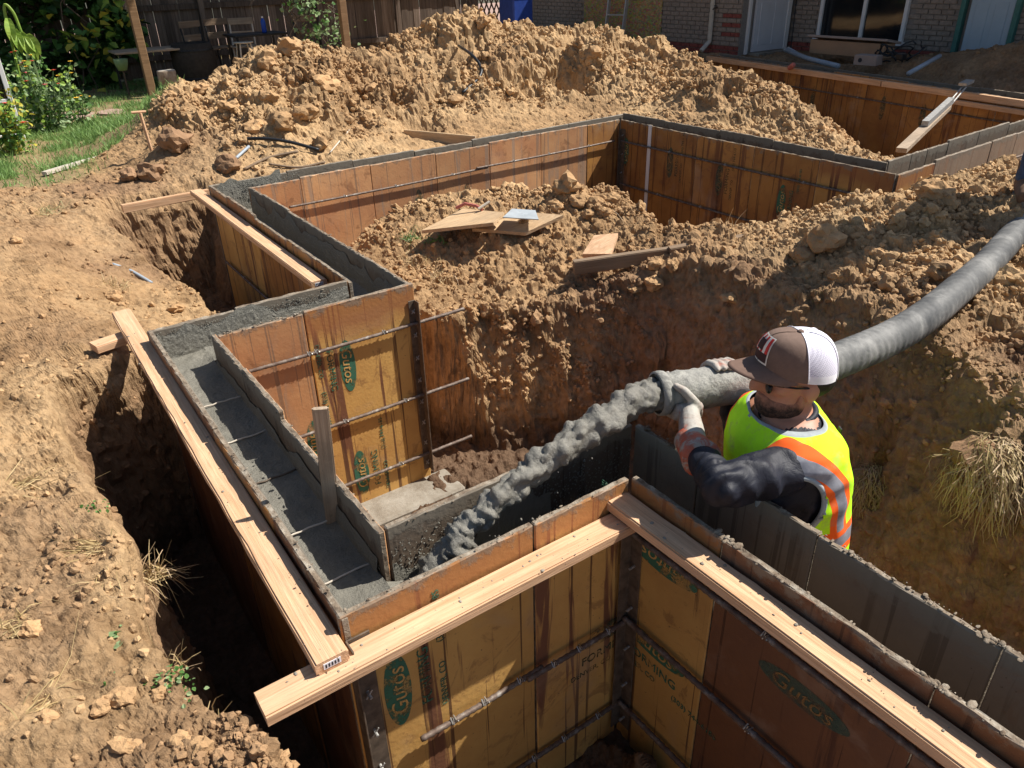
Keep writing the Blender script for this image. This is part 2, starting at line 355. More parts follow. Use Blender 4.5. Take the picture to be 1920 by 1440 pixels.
# ------------------------------------------------------------------ mesh helpers
class MB:
    def __init__(s): s.v, s.f, s.mi = [], [], []
    def add(s, verts, faces, mi=0):
        o = len(s.v); s.v += [tuple(p) for p in verts]
        s.f += [tuple(i+o for i in f) for f in faces]; s.mi += [mi]*len(faces)
        return s
    def box(s, c, size, rot=None, mi=0, ch=0.0):
        hx, hy, hz = (x/2 for x in size); R = rot if rot is not None else Matrix.Identity(3)
        c = Vector(c)
        if ch <= 0:
            P = [Vector((x*hx, y*hy, z*hz)) for x in (-1, 1) for y in (-1, 1) for z in (-1, 1)]
            Fs = [(0, 1, 3, 2), (4, 6, 7, 5), (0, 4, 5, 1), (2, 3, 7, 6), (0, 2, 6, 4), (1, 5, 7, 3)]
            return s.add([c+R@p for p in P], Fs, mi)
        bm = bmesh.new(); bmesh.ops.create_cube(bm, size=1)
        for q in bm.verts: q.co = Vector((q.co.x*size[0], q.co.y*size[1], q.co.z*size[2]))
        bmesh.ops.bevel(bm, geom=list(bm.edges), offset=ch, segments=1, affect='EDGES', profile=.5)
        bm.verts.index_update()
        s.add([c+R@q.co for q in bm.verts], [[q.index for q in f.verts] for f in bm.faces], mi); bm.free(); return s
    def bar(s, a, b, w, h, up=(0, 0, 1), mi=0, ch=0.0):
        """box from a to b, w across, h along up"""
        a, b = Vector(a), Vector(b); x = (b-a).normalized(); y = Vector(up).cross(x).normalized(); z = x.cross(y)
        return s.box((a+b)/2, ((b-a).length, w, h), Matrix((x, y, z)).transposed(), mi, ch)
    def tube(s, path, rad_, n=10, mi=0, cap=True, flat=None):
        P = [Vector(p) for p in path]; k = len(P)
        R = rad_ if hasattr(rad_, '__len__') else [rad_]*k
        t0 = (P[1]-P[0]).normalized(); ref = Vector((0, 0, 1)) if abs(t0.z) < .9 else Vector((1, 0, 0))
        nrm = t0.cross(ref).normalized(); rings = []
        for i in range(k):
            t = (P[min(i+1, k-1)]-P[max(i-1, 0)]).normalized()
            nrm = (nrm-t*nrm.dot(t)).normalized(); b = t.cross(nrm)
            r = R[i]; r1, r2 = (r if hasattr(r, '__len__') else (r, r))
            rings.append([P[i]+nrm*math.cos(2*math.pi*j/n)*r1+b*math.sin(2*math.pi*j/n)*r2 for j in range(n)])
        V = [q for rg in rings for q in rg]; Fs = []
        for i in range(k-1):
            for j in range(n):
                Fs.append((i*n+j, i*n+(j+1) % n, (i+1)*n+(j+1) % n, (i+1)*n+j))
        if cap: Fs += [tuple(range(n))[::-1], tuple((k-1)*n+j for j in range(n))]
        return s.add(V, Fs, mi)
    def lathe(s, prof, n=20, c=(0, 0, 0), mi=0, R=None):
        V, Fs = [], []; c = Vector(c)
        for r, z in prof:
            for j in range(n):
                p = Vector((r*math.cos(2*math.pi*j/n), r*math.sin(2*math.pi*j/n), z)); V.append(c+(R@p if R is not None else p))
        k = len(prof)
        for i in range(k-1):
            for j in range(n): Fs.append((i*n+j, i*n+(j+1) % n, (i+1)*n+(j+1) % n, (i+1)*n+j))
        Fs += [tuple(range(n))[::-1], tuple((k-1)*n+j for j in range(n))]
        return s.add(V, Fs, mi)
    def ell(s, c, r, R=None, nu=16, nv=10, mi=0):
        c = Vector(c); V, Fs = [], []
        for i in range(nv+1):
            th = math.pi*i/nv
            for j in range(nu):
                ph = 2*math.pi*j/nu
                p = Vector((r[0]*math.sin(th)*math.cos(ph), r[1]*math.sin(th)*math.sin(ph), r[2]*math.cos(th))); V.append(c+(R@p if R is not None else p))
        for i in range(nv):
            for j in range(nu): Fs.append((i*nu+j, (i+1)*nu+j, (i+1)*nu+(j+1) % nu, i*nu+(j+1) % nu))
        return s.add(V, Fs, mi)
    def prism(s, pts, thick, mi=0):
        """polygon (world pts, roughly planar) extruded downwards along its normal by thick"""
        P = [Vector(p) for p in pts]; nrm = (P[1]-P[0]).cross(P[2]-P[0]).normalized()
        if nrm.z < 0: P.reverse(); nrm = -nrm
        n = len(P); V = P+[p-nrm*thick for p in P]
        Fs = [tuple(range(n)), tuple(range(2*n-1, n-1, -1))]+[(i, i+n, (i+1) % n+n, (i+1) % n) for i in range(n)]
        return s.add(V, Fs, mi)
    def mesh(s, name, mats, smooth=False):
        me = bpy.data.meshes.new(name); me.from_pydata(s.v, [], s.f)
        for mm in (mats if isinstance(mats, (list, tuple)) else [mats]): me.materials.append(M[mm] if isinstance(mm, str) else mm)
        me.polygons.foreach_set('material_index', s.mi)
        if smooth: me.polygons.foreach_set('use_smooth', [True]*len(me.polygons))
        me.update(); return me
    def build(s, name, mats, parent=None, smooth=False, origin=None):
        if origin is not None:
            o = Vector(origin); s.v = [tuple(Vector(p)-o) for p in s.v]
        me = s.mesh(name, mats, smooth)
        ob = bpy.data.objects.new(name, me); COL.objects.link(ob)
        if origin is not None: ob.location = origin
        if parent is not None:
            ob.parent = parent
        return ob
def tag(o, label=None, cat=None, group=None, kind=None):
    if label: o['label'] = label
    if cat: o['category'] = cat
    if group: o['group'] = group
    if kind: o['kind'] = kind
    return o
def empty(name, loc=(0, 0, 0)):
    e = bpy.data.objects.new(name, None); e.location = loc; e.empty_display_size = .1; COL.objects.link(e); return e
def rough_edges(ob, amp=.002, cuts=0): return ob
def mesh_np(name, V, Fq, mat, smooth=True, colors=None, tri=False):
    me = bpy.data.meshes.new(name); nv, nf = len(V), len(Fq); k = Fq.shape[1]
    me.vertices.add(nv); me.vertices.foreach_set('co', np.ascontiguousarray(V, np.float32).ravel())
    me.loops.add(nf*k); me.loops.foreach_set('vertex_index', np.ascontiguousarray(Fq, np.int32).ravel())
    me.polygons.add(nf); me.polygons.foreach_set('loop_start', np.arange(0, nf*k, k, dtype=np.int32))
    me.polygons.foreach_set('use_smooth', np.full(nf, smooth))
    me.materials.append(M[mat] if isinstance(mat, str) else mat)
    me.update(calc_edges=True)
    if colors is not None:
        a = me.color_attributes.new('soil', 'FLOAT_COLOR', 'POINT')
        c4 = np.ones((nv, 4), np.float32); c4[:, :3] = colors; a.data.foreach_set('color', c4.ravel())
    ob = bpy.data.objects.new(name, me); COL.objects.link(ob); return ob

# ================================================================== GROUND
U0, U1, V0, V1, GS = -7.0, 15.0, -2.5, 17.5, 0.025
gu = np.arange(U0, U1, GS); gv = np.arange(V0, V1, GS)
GU, GV = np.meshgrid(gu, gv, indexing='ij')
CP = np.array([
 (-7,-2.5,-.1),(-7,5,-.05),(-7,17,-.12),(15,17,-.12),(15,-2.5,0),(4,17,-.12),(15,8,-.1),(-3,13,-.15),
 (-1.5,1,-.12),(-1.5,3,-.05),(-.5,1.2,-.17),(-.4,2,-.15),(0,1.5,-.17),(.1,1.2,-.18),(.2,1,-.19),(0,2.2,-.16),(0,3,-.14),(-.4,3.5,-.07),
 (.2,3.6,-.17),(-.2,4.5,-.05),(.3,4.5,-.2),(.5,5.2,-.36),(.75,4.6,-.46),(.8,5.6,-.5),(.3,5.2,-.2),(.9,6.75,-.12),(0,6,-.06),(.45,6.3,-.2),(-1,6,0),(-.6,7.2,.0),(.3,7.2,-.1),
 (1.0,6.8,-.13),(1.4,6.7,-.10),(0,8,-.12),(-1,9,-.15),(1,9,-.15),(0,11,-.15),(2,11.5,-.15),(-2,12,-.15),
 (1.5,6.7,-.08),(2.5,6.45,-.12),(3.5,6.5,-.11),(4.5,6.6,-.10),(5.6,6.7,-.06),(6.2,6.3,.03),(.9,7.3,-.12),
 (1.5,7.5,.02),(2.2,7.6,.26),(3,7.6,.33),(3.7,7.5,.16),(4.4,7.4,.20),(5.1,7.4,.24),(5.8,7.5,.20),(6.6,7.2,.34),(4.1,8.2,.33),(5.3,8.2,.5),(6.0,8.2,.42),
 (1.15,8.6,-.1),(1.75,8.8,.25),(2.05,8.9,.42),(2.6,8.9,.53),(3.15,9,.67),(3.8,9,.50),(4.6,9,.64),(5.2,9,.70),(5.8,9,.82),(6.6,9,.54),(7.4,9,.49),(8.5,8.9,.24),(9.5,8.6,.05),
 (2,10.2,0),(3,10.6,.05),(4.5,10.8,.05),(6,10.9,.08),(7.5,10.9,.05),(9,10.7,-.08),(1.2,10,-.15),(5,13,-.15),(8,13,-.12),
 (8,6.8,.30),(7.3,5.74,.33),(6.9,4.93,.18),(6.6,4.35,.10),(6.4,3.77,.0),(6.2,3.44,-.06),(5.95,5.5,-.06),(5.97,4.5,-.07),(5.97,3.7,-.1),(6.5,5.6,.2),(7.2,7.2,.36),
 (1.9,4.4,-.33),(2.1,4.5,-.31),(2.3,4.9,-.3),(1.95,3.9,-.38),(2.2,3.9,-.36),(2.6,4.6,-.22),(2.9,4.6,-.19),(3.5,4.35,-.12),(3.3,5,-.2),(4.5,5,-.2),(4.5,4,-.16),(3.2,3.28,-.21),(2.6,3.6,-.42),(2.5,4.1,-.3),
 (3.32,2.62,-.07),(3.7,2.38,.03),(4.2,2.14,.14),(4.6,1.92,.14),(5.5,2.2,.1),(3.9,2.9,-.1),(7,2.3,.05),(9,2,0),(3.0,2.6,-.14),(3.0,2.1,-.14),(3.0,1.56,-.06),(3.1,1.0,-.03),(2.9,.5,-.06),
 (3.8,1.5,.02),(4.25,1.6,.08),(4.5,1,.05),(3.5,0,.0),(6,1,.1),(2.6,-.5,-.05),
 (11.2,5.0,.35),(11.5,6.2,.1),(12,4.2,.5),(10.7,5.6,-.05),(10.8,7,-.1),(10.8,9,-.1),(12,9,-.12),(12.3,7,-.1),(10,11,-.1),(12,2,.3)], float)
def rbf(P, Q):
    n = len(P); A = np.zeros((n+3, n+3)); d = np.hypot(P[:, None, 0]-P[None, :, 0], P[:, None, 1]-P[None, :, 1])
    A[:n, :n] = d; A[:n, n] = 1; A[:n, n+1:] = P[:, :2]; A[n, :n] = 1; A[n+1:, :n] = P[:, :2].T
    c = np.linalg.solve(A, np.r_[P[:, 2], 0, 0, 0]); out = np.empty(len(Q))
    for i in range(0, len(Q), 60000):
        q = Q[i:i+60000]; dd = np.hypot(q[:, None, 0]-P[None, :, 0], q[:, None, 1]-P[None, :, 1])
        out[i:i+60000] = dd@c[:n]+c[n]+q@c[n+1:]
    return out
# coarse evaluation then bilinear up
cu = np.arange(U0, U1+.11, .1); cv = np.arange(V0, V1+.11, .1)
CU, CV = np.meshgrid(cu, cv, indexing='ij')
CZ = rbf(CP, np.stack([CU.ravel(), CV.ravel()], 1)).reshape(CU.shape)
def bil(Z, u, v, u0, v0, s):
    x = np.clip((u-u0)/s, 0, Z.shape[0]-1.001); y = np.clip((v-v0)/s, 0, Z.shape[1]-1.001)
    i = x.astype(int); j = y.astype(int); a = x-i; b = y-j
    return Z[i, j]*(1-a)*(1-b)+Z[i+1, j]*a*(1-b)+Z[i, j+1]*(1-a)*b+Z[i+1, j+1]*a*b
def blur(Z, k):
    for ax in (0, 1):
        c = np.cumsum(np.pad(Z, [(k+1, k) if a == ax else (0, 0) for a in (0, 1)], mode='edge'), axis=ax)
        Z = (np.take(c, range(2*k+1, c.shape[ax]), ax)-np.take(c, range(0, c.shape[ax]-2*k-1), ax))/(2*k+1)
    return Z
CZ = blur(CZ, 1)
Z0 = bil(CZ, GU.ravel(), GV.ravel(), U0, V0, .1)
PP = np.stack([GU.ravel(), GV.ravel(), np.zeros(GU.size)], 1)
def smooth01(x): x = np.clip(x, 0, 1); return x*x*(3-2*x)
def blob(u, v, cu_, cv_, ru, rv, a=0):
    ca, sa = math.cos(a), math.sin(a); x = (u-cu_)*ca+(v-cv_)*sa; y = -(u-cu_)*sa+(v-cv_)*ca
    return np.exp(-((x/ru)**2+(y/rv)**2))
gu_, gv_ = PP[:, 0], PP[:, 1]
heap = smooth01((Z0+.02)/.25)*(gv_ > 3.2)*(gv_ < 12)*(gu_ > .8)*(gu_ < 10)
isl = smooth01((gu_-1.9)/.3)*smooth01((5.4-gv_)/.3)*(gu_ < 9.5)
n_big = fbm(PP*1.7, 4, 3); n_med = fbm(PP*6.0, 4, 9)
bil_n = np.abs(fbm(PP*np.array([2.6, 2.6, 1]), 3, 31))
lawn = smooth01((gv_-7.2-(gu_-.2)*.9-.25*n_big)/.35)*smooth01((2.1-gu_+(gv_-9)*.35)/.4)
Z1 = Z0+heap*(.12*n_big+.06*n_med-.13*bil_n+.05)+isl*(.05*n_big+.035*n_med)*(1-heap)+(1-heap)*(1-isl)*(1-lawn)*(.025*n_big+.015*n_med)+lawn*.012*n_big
HOL = np.zeros(len(PP))
# hollows and slumps in the spoil heap
for (px, py, v_, dz, ru, rv) in ((1060,185,7.5,-.36,.30,.34),(860,120,8.4,-.30,.38,.28),(1330,165,6.6,-.20,.35,.22),(1200,150,7.4,-.25,.3,.25),(545,165,7.9,-.12,.3,.25),(780,210,7.1,-.22,.2,.3),(1080,105,8.5,-.22,.4,.2),(690,130,8.8,-.16,.4,.5)):
    c_ = PV(px, py, v_); q_ = blob(gu_, gv_, c_.x, c_.y, ru, rv); Z1 = Z1+dz*q_; HOL = np.maximum(HOL, q_)
# slump blocks standing proud
for (px, py, v_, dz, ru, rv) in ((540,95,8.9,.10,.32,.2),(600,150,8.2,.10,.2,.22),(1110,150,7.8,.10,.3,.22),(890,60,8.9,.07,.45,.3),(960,150,7.7,.16,.2,.35),(1130,165,7.4,.14,.2,.3),(1060,350,4.3,.12,.13,.12),(1120,385,4.1,.05,.2,.15),(1550,425,2.4,.09,.16,.12),(1740,370,2.12,.09,.16,.12),(1350,470,2.65,.05,.12,.12),(330,250,7.6,.12,.25,.2),(290,330,6.5,.09,.14,.13),(330,335,6.5,.06,.1,.1)):
    c_ = PV(px, py, v_); Z1 = Z1+dz*blob(gu_, gv_, c_.x, c_.y, ru, rv)
def sdf(poly):
    P = np.array(poly, float); d2 = np.full(len(PP), 1e9); ins = np.zeros(len(PP), bool); x, y = gu_, gv_
    for (ax, ay), (bx, by) in zip(P, np.roll(P, -1, 0)):
        ex, ey = bx-ax, by-ay; wx, wy = x-ax, y-ay; t = np.clip((wx*ex+wy*ey)/(ex*ex+ey*ey), 0, 1)
        d2 = np.minimum(d2, (wx-ex*t)**2+(wy-ey*t)**2)
        cnd = ((ay > y) != (by > y)) & (x < (bx-ax)*(y-ay)/(by-ay+1e-12)+ax); ins ^= cnd
    d = np.sqrt(d2); return np.where(ins, -d, d)
wob = .05*fbm(PP*3.1, 3, 77)+.025*fbm(PP*9, 3, 78)
def dig(Z, poly, floor, prof, wb=1.0):
    d = sdf(poly)+wob*wb
    p = floor+np.interp(np.maximum(d, 0), *zip(*prof))
    p = p+.03*n_med*(d < 0)
    return np.minimum(Z, p)
steep = [(0, 0), (.10, .75), (.16, 1.1), (.3, 3), (9, 90)]
bank = [(0, 0), (.12, .42), (.28, .84), (.46, 1.18), (.7, 1.55), (1.4, 2.6), (9, 90)]
vert = [(0, 0), (.03, .8), (.06, 1.6), (.2, 4), (9, 90)]
interior_w = [(.36,-1.5),(.36,1.1),(.36,3.56),(1.38,3.58),(1.38,6.06),(5.79,6.28),(5.83,3.28),(9.3,3.36),(9.3,2.86),(5.4,2.7),(4.6,2.78),(4.05,3.02),(3.72,3.42),(3.82,3.9),(3.95,4.6),(3.5,5.22),(2.75,5.40),(2.1,5.15),(1.84,4.6),(1.80,4.0),(1.92,3.62),(2.12,3.30)]
Z2 = dig(Z1, interior_w+[(2.05,2.9),(1.3,2.9),(1.3,-1.5)], -1.22, vert, .6)          # trench inside the walls, sheer cut faces
Z2 = dig(Z2, [(1.3,-1.5),(1.3,3.3),(2.14,3.28),(2.55,3.08),(2.82,2.75),(2.80,2.3),(2.72,1.9),(2.58,1.5),(2.38,1.0),(2.2,.4),(2.1,-1.5)], -1.22, bank)   # sloped bank behind the worker
Z2 = dig(Z2, [(.12,3.45),(.36,3.60),(.4,3.3),(.4,-1.5),(.33,-1.5),(.33,1.15),(.25,1.42),(.17,1.6),(.13,1.8),(.15,2.0),(.16,2.3),(.11,2.9)], -1.22, steep, .5)
Z2 = dig(Z2, [(1.12,4.3),(1.39,3.66),(1.39,6.50),(.80,6.52),(1.0,5.6)], -1.0, [(0,0),(.08,.45),(.14,.7),(.3,1.0),(.5,1.4),(9,90)], .6)
Z2 = dig(Z2, [(9.5,8.2),(10.3,9.6),(10.72,9.6),(9.52,3.2),(7.0,3.42),(7.5,3.85),(7.95,4.5),(8.4,5.4),(8.9,6.6)], -1.22, [(0,0),(.15,.5),(.5,.85),(1.0,1.25),(1.6,1.75),(9,90)])
ZG = Z2.reshape(GU.shape); LAWN = lawn.reshape(GU.shape); HEAP = heap.reshape(GU.shape); ISL = isl.reshape(GU.shape); ZPRE = Z1.reshape(GU.shape)
def gz(u, v): return float(bil(ZG, np.array([u]), np.array([v]), U0, V0, GS)[0])

# mesh: a fan of columns round the viewpoint, finer where it is near
az = np.concatenate([np.linspace(-1.35, -.86, 50, endpoint=False), np.linspace(-.86, .86, 820), np.linspace(.86, 1.35, 51)[1:]])+YAW
NR = 820
lr = np.linspace(math.log(.45), math.log(21.0), 3600); rr = np.exp(lr)
A2, R2 = np.meshgrid(az, rr, indexing='ij')
UU, VV = R2*np.cos(A2), R2*np.sin(A2)
ZZ = bil(ZG, UU.ravel(), VV.ravel(), U0, V0, GS).reshape(UU.shape)
dist = np.sqrt(R2**2+(CAM_H-ZZ)**2)
ds = np.hypot(np.diff(R2, axis=1), .8*np.diff(ZZ, axis=1))/dist[:, 1:]
kk = 24
cs = np.cumsum(np.pad(ds, ((kk+1, kk), (0, 0)), mode='edge'), axis=0); ds = (cs[2*kk+1:]-cs[:-2*kk-1])/(2*kk+1)
s_ = np.concatenate([np.zeros((len(az), 1)), np.cumsum(ds, 1)], 1)
RS = np.empty((len(az), NR))
for i in range(len(az)): RS[i] = np.interp(np.linspace(0, s_[i, -1], NR), s_[i], rr)
GX, GY = RS*np.cos(az)[:, None], RS*np.sin(az)[:, None]
GX, GY = GX.ravel(), GY.ravel(); GZ = bil(ZG, GX, GY, U0, V0, GS)
na = len(az)
def grid_normals(X, Y, Z):
    P = np.stack([X, Y, Z], 1).reshape(na, NR, 3)
    n = np.cross(np.gradient(P, axis=1), np.gradient(P, axis=0)); n /= np.linalg.norm(n, axis=2, keepdims=True)+1e-9
    n[n[..., 2] < 0] *= -1
    return n.reshape(-1, 3)
N = grid_normals(GX, GY, GZ)
P3 = np.stack([GX, GY, GZ], 1)
heapm = bil(HEAP, GX, GY, U0, V0, GS); islm = bil(ISL, GX, GY, U0, V0, GS); lawnm = bil(LAWN, GX, GY, U0, V0, GS); zpre = bil(ZPRE, GX, GY, U0, V0, GS)
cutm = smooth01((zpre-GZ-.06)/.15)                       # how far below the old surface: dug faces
bank_s = islm*smooth01((3.3-GX)/.3)*smooth01((3.3-GY)/.4)
holm = bil(HOL.reshape(GU.shape), GX, GY, U0, V0, GS)
rough_amt = (1-.7*smooth01((holm-.25)/.5))*(1-.62*bank_s)*np.clip(.35+.9*heapm+.45*islm-.65*cutm*(1-.75*bank_s), .12, 1.2)*(1-.9*lawnm)
b1, r1 = worley(P3/.16, 5, .45); b2, r2 = worley(P3/.06, 15, .55); b3, r3 = worley(P3/.026, 25, .6)
patch = smooth01((fbm(P3*2.3, 3, 41)+.25)/.7)
disp = rough_amt*(np.sqrt(np.clip(1-b1**2, 0, 1))*r1*.024*(.25+patch)+np.sqrt(np.clip(1-b2**2, 0, 1))*r2*.028*(.4+patch)+np.sqrt(np.clip(1-b3**2, 0, 1))*r3*.015)
disp = disp+rough_amt*(.050*np.abs(fbm(P3*8, 3, 52))+.030*np.abs(fbm(P3*19, 3, 54))-.025)*(1-.6*cutm*(1-bank_s))
disp = disp+(.010*fbm(P3*14, 3, 51)+.009*rough_amt*np.abs(fbm(P3*34, 3, 53)))*(1-lawnm)
vs_ = P3*np.array([16, 16, 3.0]); disp = disp+cutm*(.014*fbm(vs_, 3, 61)+.016*fbm(P3*5, 3, 63)+.015*fbm(P3*24, 4, 65)+.012*np.abs(fbm(P3*np.array([9, 9, 22]), 3, 67)))
near = smooth01((5.5-RS.ravel())/2.5)*(1-cutm)*(1-lawnm)
b4, r4 = worley(P3/.013, 35, .6); disp = disp+near*(np.sqrt(np.clip(1-b4**2, 0, 1))*r4*.009*(.3+patch)+.005*np.abs(fbm(P3*55, 3, 55))+.008*np.abs(fbm(P3*np.array([18, 9, 18]), 3, 57)))
P3 = P3+N*disp[:, None]
# soil colours: earth tones by place, the bank's shade painted in with brown
dry = np.array([.49, .33, .178]); tan = np.array([.395, .252, .132]); brown = np.array([.265, .163, .095]); floor_soil = np.array([.15, .095, .06]); ochre = np.array([.52, .335, .175])
t1 = smooth01((fbm(P3*.9, 4, 71)+.35)/.7)[:, None]
colr = dry*t1+tan*(1-t1)
wet = smooth01((fbm(P3*1.6, 4, 81)+.05)/.5)
leftm = smooth01((1.2-GX)/.4)*smooth01((7.6-GY)/.5)
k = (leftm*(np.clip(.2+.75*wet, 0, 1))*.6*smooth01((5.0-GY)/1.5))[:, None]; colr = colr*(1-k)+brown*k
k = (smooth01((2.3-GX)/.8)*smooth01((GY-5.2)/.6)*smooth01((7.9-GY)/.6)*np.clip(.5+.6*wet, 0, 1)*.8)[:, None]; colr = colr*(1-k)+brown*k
k = (islm*(1-heapm)*np.clip(.6+.4*wet, 0, 1)*smooth01((3.5-GY+.2*wet)/.5)*smooth01((3.75-GX+.7*wet)/.6))[:, None]; colr = colr*(1-k)+brown*k  # brown earth, spread down the bank front as painted grazing shade
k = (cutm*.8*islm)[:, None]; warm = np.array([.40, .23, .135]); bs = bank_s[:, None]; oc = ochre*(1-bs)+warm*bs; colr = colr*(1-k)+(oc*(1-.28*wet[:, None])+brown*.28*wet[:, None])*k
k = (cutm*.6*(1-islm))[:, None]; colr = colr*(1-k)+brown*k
k = (smooth01((-.95-GZ)/.2))[:, None]; colr = colr*(1-k)+floor_soil*k  # darker earth towards the trench and pit floors
k = (smooth01((GX-10.2)/.4)*.7)[:, None]; colr = colr*(1-k)+brown*k
lg = smooth01((fbm(P3*2.2, 4, 91)+.2)/.6)[:, None]
lawncol = np.array([.12, .17, .045])*lg+np.array([.30, .225, .12])*(1-lg)
colr = colr*(1-lawnm[:, None])+lawncol*lawnm[:, None]
ii, jj = np.meshgrid(np.arange(na-1), np.arange(NR-1), indexing='ij'); a_ = (ii*NR+jj).ravel()
FQ = np.stack([a_, a_+NR, a_+NR+1, a_+1], 1)
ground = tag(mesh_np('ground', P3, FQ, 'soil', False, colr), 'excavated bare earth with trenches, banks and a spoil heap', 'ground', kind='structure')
far = MB(); far.add([(-60, -60, -1.6), (60, -60, -1.6), (60, 60, -1.6), (-60, 60, -1.6)], [(0, 1, 2, 3)])
fo = far.build('terrain', 'flagstone'); tag(fo, 'wide level earth around the site', 'terrain', kind='structure')

# ---------------------------------------------------------------- clods
def ico(sub):
    bm = bmesh.new(); bmesh.ops.create_icosphere(bm, subdivisions=sub, radius=1); V = np.array([v.co[:] for v in bm.verts]); Fc = np.array([[v.index for v in f.verts] for f in bm.faces]); bm.free(); return V, Fc
def rock_shape(sub, seed, jag=.35):
    V, Fc = ico(sub); n = fbm(V*1.3+seed*7.1, 3, seed); n2 = vnoise(V*3.1+seed*3.3, seed+5)
    sc = np.array([1, .72+.4*_h(np.array([seed]), np.array([1]), np.array([2]), 1)[0], .6+.3*_h(np.array([seed]), np.array([4]), np.array([2]), 1)[0]])
    return V*(1+jag*n+.12*n2)[:, None]*sc, Fc
SH1 = [rock_shape(1, s) for s in range(1, 9)]; SH2 = [rock_shape(3, s, .5) for s in range(11, 19)]
gnormz = N[:, 2]
def scatter(n, weight, size_fn, shapes, name, label, lift=.25):
    w_ = np.clip(weight, 0, None); w_ = w_/w_.sum(); idx = RNG.choice(len(P3), n, p=w_)
    Vs, Fs, Cs, o = [], [], [], 0
    which = RNG.integers(len(shapes), size=n)
    for q_ in range(len(shapes)):
        ix = idx[which == q_]; V, Fc = shapes[q_]; m_ = len(ix)
        if not m_: continue
        r = np.array([size_fn(dd) for dd in np.linalg.norm(P3[ix]-CAM, axis=1)]); a, b = RNG.random(m_)*6.283, np.arccos(RNG.uniform(-1, 1, m_)); g_ = RNG.random(m_)*6.283
        def rz(t): z = np.zeros_like(t); return np.stack([np.stack([np.cos(t), -np.sin(t), z], 1), np.stack([np.sin(t), np.cos(t), z], 1), np.stack([z, z, z+1], 1)], 1)
        def rx(t): z = np.zeros_like(t); return np.stack([np.stack([z+1, z, z], 1), np.stack([z, np.cos(t), -np.sin(t)], 1), np.stack([z, np.sin(t), np.cos(t)], 1)], 1)
        Rm = rz(a)@rx(b)@rz(g_); W_ = np.einsum('nij,vj->nvi', Rm, V)*r[:, None, None]+P3[ix][:, None]; W_[:, :, 2] += (r*lift)[:, None]
        Vs.append(W_.reshape(-1, 3)); Fs.append((Fc[None]+(np.arange(m_)*len(V))[:, None, None]+o).reshape(-1, 3)); o += m_*len(V)
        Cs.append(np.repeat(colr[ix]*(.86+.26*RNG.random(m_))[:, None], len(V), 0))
    ob = mesh_np(name, np.concatenate(Vs), np.concatenate(Fs), 'clod', False, np.concatenate(Cs))
    return tag(ob, label, 'clods', kind='stuff')
cell = RS.ravel()**2+.2                                     # area of a fan cell grows with range squared
infr = np.abs(((np.arctan2(GY, GX)-YAW+math.pi) % (2*math.pi))-math.pi) < .8
bare = (1-lawnm)*infr*(GZ > -1.0)
lump = smooth01((fbm(P3*1.9, 3, 101)+.1)/.5)
bankm = islm*smooth01((3.45-GX)/.25)*smooth01((3.3-GY)/.4)
wgt = (1-.8*smooth01((holm-.25)/.5))*bare*(1.3*heapm+1.2*islm*(1-.6*cutm)+.10*(1-heapm)*(1-islm))*(1-.75*bankm)*(.12+lump)
scatter(28000, wgt, lambda d: .005+.011*RNG.random()**2.6+.0020*d*RNG.random(), SH1, 'dirt_crumbs', 'loose tan dirt crumbs scattered over heap and banks')
scatter(900, wgt*lump*(heapm+islm+.10), lambda d: .020+.035*RNG.random()**2.5+.001*d, SH2, 'dirt_lumps', 'fist sized tan dirt lumps strewn over heap and banks')
nearw = bare*smooth01((1.9-GY)/.5)*smooth01((.4-GX)/.2)*(.1+lump)
scatter(12000, nearw, lambda d: .0015+.009*RNG.random()**5, SH1, 'soil_pebbles', 'small pale pebbles and crumbs on the near earth bank')
def onheap(px, py):
    d = ray(px, py); t = np.linspace(1, 22, 3000)/np.linalg.norm(d); Q_ = CAM+d[None]*t[:, None]; g = bil(ZG, Q_[:, 0], Q_[:, 1], U0, V0, GS); k = np.argmax(Q_[:, 2] < g); return Vector(Q_[k])
# big clods one by one
def big_clod(px, py, z, r, seed, label, group, dark=False):
    p = onheap(px, py+8); V, Fc = rock_shape(3, seed, .42); n = fbm(V*4+seed, 3, seed+3); V = V*(1+.10*n)[:, None]*r
    c_ = np.repeat((brown if dark else tan)[None]*(.95+.3*random.random()), len(V), 0)
    ob = mesh_np('dirt_clod', V, Fc, 'clod', False, c_); ob.location = (p.x, p.y, gz(p.x, p.y)+r*.42); ob.rotation_euler = (0, 0, seed*1.3)
    return tag(ob, label, 'dirt clod', group)
sd_ = 40
for px, py, z, r in ((1060,352,.0,.10),(1085,378,-.02,.075),(1040,385,-.03,.06),(1115,380,-.03,.06),(1135,395,-.05,.04),(1105,400,-.05,.05)):
    sd_ += 1; big_clod(px, py, z, r, sd_, 'big pale clod heaped beside the plywood offcuts on the inner mound', 'clods on the inner mound')
for px, py, z, r in ((1570,520,-.1,.05),(1545,455,-.02,.085),(1500,480,-.05,.06),(1740,365,.1,.09),(1700,395,.06,.06),(1605,440,-.02,.06),(1230,495,-.2,.05),(1225,535,-.3,.06),(1190,540,-.3,.045),(1260,500,-.2,.045),(1640,475,-.03,.05),(1370,560,-.3,.045)):
    sd_ += 1; big_clod(px, py, z, r, sd_, 'rough brown clod on the crest of the bank below the form wall', 'clods along the bank crest')
